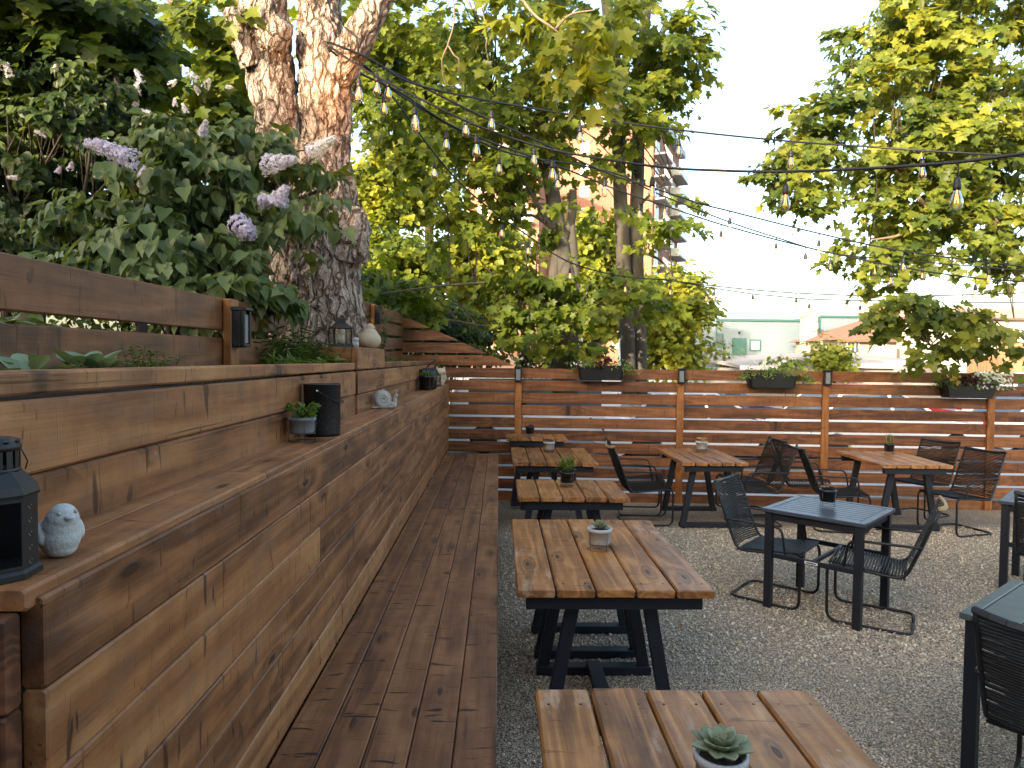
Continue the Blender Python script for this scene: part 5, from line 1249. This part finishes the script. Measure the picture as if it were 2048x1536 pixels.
# tower
C0 = Vector((at(1300, 700, 92).x, 92, -.4)); H = 36.2-.0
dl = Vector((-.93, .37, 0)).normalized(); dr = Vector((.42, .91, 0)).normalized()
tw = thing('apartment_tower', 'tall orange brick apartment tower with white balconies rising behind the maples', 'building', tuple(C0))
zt = at(1300, 238, 92).z
mb = MB(); A = C0; Bp = C0+dl*26; Cp = C0+dr*19; Dp = Bp+dr*19
mb.prism([A, Cp, Dp, Bp], (0, 0, zt+.4)); sub(mb, 'wall', BRICK, tw)
mb = MB(); o_ = -(dl+dr)*.9; mb.prism([A+o_+Z3*(zt+.42), Cp+(dr-dl)*.9+Z3*(zt+.42), Dp+(dl+dr)*.9+Z3*(zt+.42), Bp+(dl-dr)*.9+Z3*(zt+.42)], (0, 0, .9)); sub(mb, 'roof', plain('blue_grey_roof_edge', (.30, .36, .42), .6), tw)
mb = MB(); q = A+dl*8+dr*5; mb.prism([q+Z3*(zt+1.3), q+dr*6+Z3*(zt+1.3), q+dr*6+dl*8+Z3*(zt+1.3), q+dl*8+Z3*(zt+1.3)], (0, 0, 3.2)); sub(mb, 'penthouse', BRICK, tw)
nl = Vector((dl.y, -dl.x, 0)); nl = nl if nl.y < 0 else -nl          # outward of left face
nr = Vector((dr.y, -dr.x, 0)); nr = nr if nr.x > 0 else -nr
FH = 3.0; nf = int(zt/FH)
def wquad(root, base, along, out, u, z, w, h, mat, name='window'):
    mb = MB(); c = base+along*u+out*.05+Z3*z; mb.frame(c+Z3*h/2, along, Z3, out, w, h, .14, ch=.01); fr_ = sub(mb, name, WHITEP, root)
    mb = MB(); mb.frame(c+Z3*h/2+out*.06, along, Z3, out, w*.86, h*.86, .08, ch=.005); mb.build('pane', mat, fr_)
    return fr_
def balcony(root, base, along, out, u, z, w, dpt, glass=False):
    mb = MB(); c = base+along*u+out*(dpt/2)+Z3*z; mb.frame(c, along, out, Z3, w, dpt, .22, ch=.01); sl = sub(mb, 'balcony', CONCP, root)
    mb = MB(); f = base+along*u+out*(dpt-.06)+Z3*z
    if glass:
        mb.frame(f+Z3*.62, along, Z3, out, w-.1, .95, .03, ch=.005)
        for s in (-1, 1): mb.frame(base+along*(u+s*(w/2-.05))+out*dpt/2+Z3*(z+.62), out, Z3, along, dpt-.1, .95, .03, ch=.005)
        mb.build('railing', GREENG, sl)
    else:
        for zz in (.22, 1.08): mb.frame(f+Z3*zz, along, Z3, out, w-.1, .06, .05, ch=.005)
        k = int(w/.16)
        for i in range(k+1): mb.frame(f+along*(-w/2+.05+(w-.1)*i/k)+Z3*.65, Z3, along, out, .86, .045, .04, ch=.004)
        mb.build('railing', WHITEP, sl)
    return sl
for i in range(1, nf):
    z = i*FH
    balcony(tw, C0, dr, nr, 3.2, z, 5.4, 1.5, False); wquad(tw, C0, dr, nr, 2.4, z+.25, 2.2, 2.2, WINM, 'balcony_door')
    wquad(tw, C0, dr, nr, 9.0, z+.3, 1.6, 1.9, WINM)
    balcony(tw, C0, dr, nr, 15.2, z, 6.6, 1.6, True); wquad(tw, C0, dr, nr, 14.2, z+.25, 2.6, 2.2, WINL, 'balcony_door')
    wquad(tw, C0, dl, nl, 9.4, z+.8, 1.3, 1.5, WINL); wquad(tw, C0, dl, nl, 4.5, z+.8, 1.2, 1.4, WINL)
    balcony(tw, C0, dl, nl, 17.5, z, 5.2, 1.5, False); wquad(tw, C0, dl, nl, 17.0, z+.25, 2.4, 2.2, WINM, 'balcony_door')
# lower wing, left
wg = thing('apartment_building', 'lower pinkish brick apartment wing left of the tower behind the leaves', 'building', tuple(at(1090, 700, 80)))
W0 = at(1075, 700, 80); W0.z = -.4; zt2 = at(1000, 293, 80).z
mb = MB(); mb.prism([W0, W0+Vector((-8.5, 1.5, 0)), W0+Vector((-7, 12, 0)), W0+Vector((1.5, 10, 0))], (0, 0, zt2)); sub(mb, 'wall', BRICK, wg)
mb = MB(); mb.prism([W0+Vector((.6, -.8, zt2)), W0+Vector((-9.2, .9, zt2)), W0+Vector((-7.5, 12.6, zt2)), W0+Vector((2, 10.5, zt2))], (0, 0, .7)); sub(mb, 'roof', CONCP, wg)
al = Vector((-8.5, 1.5, 0)).normalized(); ou = Vector((-al.y, al.x, 0)); ou = ou if ou.y < 0 else -ou
for i in range(1, int(zt2/3)):
    balcony(wg, W0, al, ou, 2.6, i*3., 4.2, 1.3); wquad(wg, W0, al, ou, 2.6, i*3+.25, 2.4, 2.1, WINM, 'balcony_door'); wquad(wg, W0, al, ou, 6.6, i*3+.8, 1.4, 1.3, WINL)

# pale blue commercial building
YB = 52
bb = thing('clapboard_building', 'pale blue clapboard building with teal trim, door and windows', 'building', (at(1550, 740, YB).x, YB, -.35))
def X_(px, Y=YB): return at(px, 700, Y).x
def Zp(py, Y=YB, px=1550): return at(px, py, Y).z
mb = MB(); mb.box((X_(1300), YB, -.36), (X_(1431), YB+14, Zp(625, YB, 1420)), ch=.02); mb.box((X_(1431)+.003, YB+.02, -.36), (X_(1637), YB+14, Zp(641)), ch=.02); mb.box((X_(1637)+.003, YB+.01, -.36), (X_(1790), YB+14, Zp(632, YB, 1700)), ch=.02); sub(mb, 'wall', SIDE, bb)
mb = MB(); 
for a, b, py in ((1300, 1431, 625), (1431, 1637, 641), (1637, 1790, 632)): mb.box((X_(a)+.02, YB-.12, Zp(py)-.08), (X_(b)-.02, YB+.1, Zp(py)+.10), ch=.01)
mb.box((X_(1432)-.04, YB-.05, 0), (X_(1432)+.04, YB+.1, Zp(626))); mb.box((X_(1638)-.06, YB-.06, 0), (X_(1638)+.06, YB+.1, Zp(632))); sub(mb, 'cornice', TEAL, bb)
def win(root, px0, px1, py0, py1, Y, frame=TEAL, pane=WINM, name='window', t=.10, bars=0):
    x0, x1 = X_(px0, Y), X_(px1, Y); z1, z0 = at(px0, py0, Y).z, at(px0, py1, Y).z; mb = MB()
    mb.box((x0, Y-.07, z0), (x0+t, Y+.02, z1)); mb.box((x1-t, Y-.07, z0), (x1, Y+.02, z1)); mb.box((x0+t, Y-.068, z1-t), (x1-t, Y+.02, z1)); mb.box((x0+t, Y-.068, z0), (x1-t, Y+.02, z0+t))
    for i in range(bars): 
        x = x0+(x1-x0)*(i+1)/(bars+1); mb.box((x-.02, Y-.06, z0+t), (x+.02, Y+.01, z1-t))
    f = sub(mb, name, frame, root); mb = MB(); mb.box((x0+t, Y-.03, z0+t), (x1-t, Y-.01, z1-t)); mb.build('pane', pane, f); return f
win(bb, 1431, 1446, 667, 695, YB); win(bb, 1499, 1521, 679, 702, YB, pane=WINL); win(bb, 1596, 1606, 680, 703, YB)
d = win(bb, 1464, 1492, 676, 712, YB, pane=TEAL, name='door', t=.06)
mb = MB(); mb.box((X_(1476), YB-.1, Zp(668)), (X_(1479), YB-.0, Zp(664))); sub(mb, 'wall_lamp', BLACKM, bb)
ch = thing('chimney', 'cream rendered chimney stack rising before the pale blue building', 'chimney', (X_(1615, 50), 49, -.35))
mb = MB(); mb.box((X_(1604, 49), 48.6, -.35), (X_(1628, 49), 49.4, at(1615, 634, 49).z)); sub(mb, 'shaft', plain('cream_render', (.36, .32, .28), .8, 0, .2, 6, .2), ch)
mb = MB(); mb.box((X_(1603, 49)-.05, 48.5, at(1615, 634, 49).z), (X_(1629, 49)+.05, 49.5, at(1615, 631, 49).z)); sub(mb, 'cap', CONCP, ch)
ds = thing('satellite_dish', 'grey satellite dish on a pole beside the chimney', 'satellite dish', tuple(at(1645, 745, 46)))
mb = MB(); c = at(1644, 690, 46); b0 = len(mb.v); mb.lathe([(0, 0), (.25, .02), (.40, .08), (.41, .08), (.25, .04), (0, .03)], 24); M_ = Matrix.Rotation(D_(70), 3, 'X')@Matrix.Rotation(D_(15), 3, 'Y'); mb.v = [tuple(M_@Vector(v)+c) for v in mb.v]; sub(mb, 'dish', RAILG, ds)
mb = MB(); mb.tube([at(1645, 745, 46), c+Vector((0, .1, 0))], .03, 8); sub(mb, 'pole', RAILG, ds)
# red-roofed house
YH = 44
hs = thing('house', 'cream house with a red-brown hipped roof and white-framed windows', 'house', (X_(1740, YH), YH, -.35))
x0, x1 = X_(1678, YH), X_(1795, YH); ze = at(1730, 680, YH).z; zr = at(1730, 646, YH).z
mb = MB(); mb.box((x0+.2, YH+.1, -.36), (x1, YH+7, ze), ch=.02); sub(mb, 'wall', SIDEW, hs)
mb = MB(); a, b, c, d_ = (x0-.25, YH-.35, ze), (x1+.3, YH-.35, ze), (x1+.3, YH+7.3, ze), (x0-.25, YH+7.3, ze); r1, r2 = (x0+2.0, YH+3.4, zr), (x1-.6, YH+3.4, zr+.4)
mb.add([a, b, c, d_, r1, r2], [(0, 1, 5, 4), (1, 2, 5), (2, 3, 4, 5), (3, 0, 4), (0, 3, 2, 1)]); sub(mb, 'roof', ROOFR, hs)
mb = MB(); mb.box((x0-.3, YH-.45, ze-.14), (x1+.35, YH-.33, ze+.02)); sub(mb, 'gutter', BROWN, hs)
win(hs, 1692, 1718, 683, 708, YH+.09, WHITEP, WINM, bars=2, t=.07); win(hs, 1745, 1772, 680, 706, YH+.09, WHITEP, WINL, bars=3, t=.07)
# far long pale block on the right
YF = 60
fb = thing('long_building', 'long pale building with a terracotta roof and brown eaves behind the right-hand maple', 'building', (X_(1960, YF), YF, -.35))
mb = MB(); mb.box((X_(1800, YF), YF, -.36), (X_(2200, YF), YF+10, at(1900, 640, YF).z), ch=.02); sub(mb, 'wall', plain('pale_plaster', (.42, .39, .36), .85, 0, .1, 5, .08), fb)
ze = at(1900, 640, YF).z; mb = MB(); mb.box((X_(1795, YF), YF-.5, ze), (X_(2205, YF), YF-.3, ze+.22)); sub(mb, 'eaves', BROWN, fb)
mb = MB(); xa, xb = X_(1765, YF), X_(2205, YF); zz = at(1850, 605, YF).z; mb.add([(xa, YF-.4, ze+.1), (xb, YF-.4, ze+.1), (xb, YF+5, zz), (xa+3, YF+5, zz), (xa, YF+10.4, ze+.1), (xb, YF+10.4, ze+.1)], [(0, 1, 2, 3), (3, 2, 5, 4), (0, 3, 4), (1, 5, 2), (0, 4, 5, 1)]); sub(mb, 'roof', plain('terracotta_roof', (.50, .27, .19), .85, 0, .4, 8, .2), fb)
# sheds with flat roofs
def shed(label, px0, px1, py, Y, dep, wallm, h=.12, slope=.0):
    s = thing('shed', label, 'shed', (X_((px0+px1)/2, Y), Y, -.35), 0, 'flat-roofed sheds beyond the fence')
    xa, xb = X_(px0, Y), X_(px1, Y); z = at((px0+px1)/2, py, Y).z
    mb = MB(); mb.box((xa+.15, Y+.12, -.36), (xb-.15, Y+dep-.1, z), ch=.01); sub(mb, 'wall', wallm, s)
    mb = MB(); mb.add([(xa, Y-.1, z), (xb, Y-.1, z+slope), (xb, Y+dep, z+.35+slope), (xa, Y+dep, z+.35), (xa, Y-.1, z+h), (xb, Y-.1, z+h+slope), (xb, Y+dep, z+.35+h+slope), (xa, Y+dep, z+.35+h)], [(3, 2, 1, 0), (4, 5, 6, 7), (0, 1, 5, 4), (1, 2, 6, 5), (2, 3, 7, 6), (3, 0, 4, 7)]); sub(mb, 'roof', ROOFG, s)
    mb = MB(); mb.box((xa-.03, Y-.16, z-.06), (xb+.03, Y-.11, z+h*.9)); sub(mb, 'fascia', WHITEP, s)
    return s
shed('low white shed behind the middle flower box with a long grey roof', 1480, 1760, 738, 30, 6, SIDEW, .14, .35)
shed('white shed with weathered roof right of the middle post light', 1670, 1800, 733, 26, 5, SIDEW, .12)
shed('grey-roofed shed under the low maple bough', 1765, 1905, 727, 29, 6, SIDEW, .12, -.1)
# grey deck railing
dk = thing('deck_railing', 'grey timber picket railing of a deck before the teal door', 'railing', tuple(at(1460, 745, 36))); mb = MB(); ya = 36; xa, xb = X_(1402, ya), X_(1516, ya); z1, z0 = at(1460, 711, ya).z, at(1460, 752, ya).z
mb.box((xa, ya-.04, z1-.06), (xb, ya+.04, z1)); mb.box((xa, ya-.03, z0), (xb, ya+.03, z0+.06)); n = 36
for i in range(n+1): x = xa+(xb-xa)*i/n; mb.box((x-.022, ya-.02, -.35 if i % 9 == 0 else z0+.06), (x+.022, ya+.02, z1-.06), ch=.002)
sub(mb, 'pickets', RAILG, dk)
# orange board fence, far right
of = thing('board_fence', 'orange vertical board fence far right beyond the yard', 'fence', tuple(at(2000, 745, 24))); mb = MB(); xa, xb = X_(1935, 24), X_(2180, 24); zz = at(2000, 712, 24).z; n = 44
for i in range(n): 
    x = xa+(xb-xa)*(i+.5)/n; mb.box((x-.045, 24, -.35), (x+.045, 24.03, zz+(.5 if i > 10 else 0)), ch=.002)
mb.box((xa, 24.031, zz-.2), (xb, 24.07, zz-.1)); sub(mb, 'boards', ORF, of)
# pink stucco garage
pg = thing('garage', 'pink stucco outbuilding with a small barred window behind the forked maple', 'building', (X_(1080, 27), 27, -.35))
mb = MB(); mb.box((X_(960, 27), 27, -.36), (X_(1190, 27), 33, at(1050, 711, 27).z), ch=.02); sub(mb, 'wall', STUC, pg)
mb = MB(); mb.box((X_(1000, 28), 28, at(1050, 711, 27).z), (X_(1150, 28), 33, at(1050, 640, 28).z), ch=.02); sub(mb, 'upper_wall', plain('salmon_stucco', (.55, .30, .2), .9), pg)
win(pg, 1034, 1046, 688, 711, 27.95, BROWN, WINL, bars=2, t=.04)

# ------------------------------------------------------------------ parked cars behind the fence
def car(label, c, rz, paint, L=4.5, Wd=1.78, Hh=1.5, van=False):
    t = thing('parked_car', label, 'car', (c[0], c[1], -.34), rz, 'cars parked beyond the rear fence')
    a = L/2; zc = .30
    if van: prof = [(-a, .35), (-a, .95), (-a+.05, 1.05), (-a+.3, Hh-.1), (-a+.6, Hh), (a-1.3, Hh), (a-.75, 1.08), (a-.08, .92), (a, .72), (a, .35)]
    else: prof = [(-a, .38), (-a, .78), (-a+.08, .96), (-a+.75, 1.0), (-a+1.15, 1.0), (a-1.35, .98), (a-.15, .80), (a, .62), (a, .36)]
    bot = []
    for wx in (a-.85, -a+.85):
        for k in range(9): an = pi*k/8; bot.append((wx+.37*math.cos(an), .30+.37*math.sin(an)))
    out = prof+[(x, max(z, .22)) for x, z in [(a-.3, .22)]+bot+[(-a+.3, .22)]]
    mb = MB(); n = len(out); rings = []
    for s, sh in ((-1, .05), (-.93, 0), (.93, 0), (1, .05)): rings.append([(x*(1-sh*.25), s*Wd/2, z-(sh*.4 if z > .7 else 0)) for x, z in out])
    vs = [p for r_ in rings for p in r_]; fs = [(i*n+k, i*n+(k+1) % n, i*n+n+(k+1) % n, i*n+n+k) for i in range(3) for k in range(n)]+[tuple(range(n-1, -1, -1)), tuple(3*n+k for k in range(n))]
    mb.add(vs, fs); body = mb.build('body', paint, t, fixn=True)
    if not van:
        mb = MB(); lo = [(-a+.55, .97), (a-1.15, .95)]; hi = [(-a+1.05, Hh-.03), (a-2.05, Hh-.02)]
        q = []
        for (x, z), w in ((lo[0], .96), (lo[1], .96), (hi[1], .80), (hi[0], .80)): q += [(x, -Wd/2*w, z), (x, Wd/2*w, z)]
        mb.add(q, [(0, 2, 4, 6), (1, 7, 5, 3), (0, 6, 7, 1), (2, 3, 5, 4), (6, 4, 5, 7), (0, 1, 3, 2)]); mb.build('glasshouse', WINM, t, fixn=True)
        mb = MB(); mb.box((hi[0][0]-.02, -Wd/2*.81, Hh-.035), (hi[1][0]+.02, Wd/2*.81, Hh), ch=.015)
        for s in (-1, 1):
            for p0, p1 in (((lo[0][0], s*Wd/2*.965, .96), (hi[0][0], s*Wd/2*.81, Hh-.02)), ((lo[1][0], s*Wd/2*.965, .95), (hi[1][0], s*Wd/2*.81, Hh-.02)), ((-.05, s*Wd/2*.965, .97), (-.1, s*Wd/2*.81, Hh-.02))): mb.bar(p0, p1, .05, .05)
        mb.build('roof', paint, t)
    else:
        for s in (-1, 1): mb = MB(); mb.box((-a+.5, s*(Wd/2+.002)-.004, 1.0), (a-1.35, s*(Wd/2+.002)+.004, Hh-.18)); mb.build('side_window', WINM, t)
    for wx in (a-.85, -a+.85):
        for s in (-1, 1):
            mb = MB(); c_ = Vector((wx, s*(Wd/2-.10), .315)); b0 = len(mb.v); mb.lathe([(.20, -.1), (.29, -.1), (.315, -.07), (.315, .07), (.29, .1), (.20, .1)], 24); mb.v = [tuple(Vector((v[0], v[2]*s, v[1]))+c_) for v in mb.v]; w_ = mb.build('wheel', RUBBER, t)
            mb = MB(); mb.lathe([(0, .05), (.20, .06), (.205, .10), (.18, .09), (.06, .08), (0, .085)], 20); mb.v = [tuple(Vector((v[0], v[2]*s, v[1]))+c_) for v in mb.v]; mb.build('rim', SILVER, w_)
    for s in (-1, 1):
        mb = MB(); mb.box((a-.10, s*(Wd/2-.30)-.18, .60), (a-.005, s*(Wd/2-.30)+.16, .74), ch=.02); mb.build('headlight', WINL, t)
        mb = MB(); mb.box((-a-.01, s*(Wd/2-.2)-.14, .70), (-a+.06, s*(Wd/2-.2)+.14, .86), ch=.02); mb.build('tail_light', REDP, t)
    return t
REDP = plain('red_car_paint', (.45, .02, .025), .25, 0, 0, 3, .05); WHP = plain('white_car_paint', (.82, .83, .85), .25, 0, 0, 3, .05); SLP = plain('silver_car_paint', (.55, .58, .62), .25, .3, 0, 3, .05)
BLP = plain('dark_blue_car_paint', (.03, .05, .12), .2, .2, 0, 3, .05); BKP = plain('black_car_paint', (.015, .015, .017), .2, .2, 0, 3, .05)
car('white van glimpsed through the slats behind the left flower box', (1.2, 16.5), D(4), WHP, 4.9, 1.9, 1.9, True)
car('silver car glimpsed through the slats left of the second post', (-.2, 21.5), D(-3), SLP)
car('white car glimpsed through the slats behind the white-pot table', (4.3, 14.7), D(3), WHP, 4.4)
car('dark blue car glimpsed beneath the middle flower box', (6.3, 19.5), D(-8), BLP)
car('white car glimpsed through the slats behind the grass-pot table', (8.4, 15.2), D(6), WHP)
car('red car glimpsed right of the middle post light', (11.2, 20.5), D(3), REDP)
car('silver car glimpsed at the far right between the slats', (13.4, 15.8), D(-4), SLP)
car('white van parked far right beyond the slats', (17.0, 20.5), D(2), WHP, 5.0, 1.9, 1.9, True)
car('black car in the second row beyond the slats, behind the white one', (3.0, 24.), D(5), BKP)

# ------------------------------------------------------------------ unseen café behind the viewer, added and sized to shade the yard
cf = thing('unseen_cafe', 'unseen two-storey grey clapboard cafe added behind the viewer to shade the yard', 'building', (-4, -9, -.35))
mb = MB(); mb.box((-16, -14, -.35), (6.2, -4.2, 6.0), ch=.02); sub(mb, 'wall', siding('grey_clapboard', (.42, .43, .44)), cf)
mb = MB(); mb.box((-16.2, -14.2, 6.003), (6.4, -4.1, 6.2), ch=.02); sub(mb, 'roof', ROOFG, cf)
for x in (-12, -8, -3, 1, 4): win(cf, 0, 0, 0, 0, 1, ) if False else None
for x in (-12., -8., -3., 1., 4.):
    for z in (1.0, 4.3):
        mb = MB(); mb.box((x-.7, -4.2, z), (x+.7, -4.12, z+1.5)); f = sub(mb, 'window', WHITEP, cf); mb = MB(); mb.box((x-.6, -4.13, z+.1), (x+.6, -4.10, z+1.4)); mb.build('pane', WINM, f)

# ------------------------------------------------------------------ light, sky, camera
EL, AZ = math.radians(14), math.radians(214)          # low sun behind the viewer's left shoulder
w = bpy.data.worlds.new('World'); sc.world = w; w.use_nodes = True
nt = w.node_tree; bg = nt.nodes['Background']; sky = nt.nodes.new('ShaderNodeTexSky'); sky.sky_type = 'NISHITA'
sky.sun_disc = False; sky.sun_elevation = EL; sky.sun_rotation = AZ; sky.air_density = 1.0; sky.dust_density = 4.; sky.ozone_density = 1.0
tn = nt.nodes.new('ShaderNodeMix'); tn.data_type = 'RGBA'; tn.blend_type = 'MULTIPLY'; tn.inputs[0].default_value = 1; tn.inputs[7].default_value = (1.02, 1.0, .955, 1); nt.links.new(sky.outputs[0], tn.inputs[6]); nt.links.new(tn.outputs[2], bg.inputs[0]); bg.inputs[1].default_value = .15
sd = Vector((math.sin(AZ)*math.cos(EL), math.cos(AZ)*math.cos(EL), math.sin(EL)))
l = bpy.data.lights.new('sun', 'SUN'); l.energy = 2.0; l.angle = math.radians(.55); l.color = (1., .83, .61)
o = bpy.data.objects.new('sun', l); COL.objects.link(o); o.rotation_euler = sd.to_track_quat('Z', 'Y').to_euler()
cam = bpy.data.cameras.new('camera'); cam.sensor_width = 36; cam.lens = FPX*36/2048; cam.clip_start = .02; cam.clip_end = 3000
co = bpy.data.objects.new('camera', cam); COL.objects.link(co)
co.matrix_world = Matrix(((RT.x, UP.x, -FW.x, CAMP.x), (RT.y, UP.y, -FW.y, CAMP.y), (RT.z, UP.z, -FW.z, CAMP.z), (0, 0, 0, 1)))
sc.camera = co
sc.view_settings.view_transform = 'Standard'; sc.view_settings.look = 'None'; sc.view_settings.exposure = 2.5; sc.view_settings.gamma = 1
sc.cycles.use_denoising = True; sc.cycles.max_bounces = 8; sc.cycles.diffuse_bounces = 4; sc.cycles.transparent_max_bounces = 16; sc.cycles.transmission_bounces = 4
sc.cycles.caustics_reflective = False; sc.cycles.caustics_refractive = False; sc.cycles.sample_clamp_indirect = 6
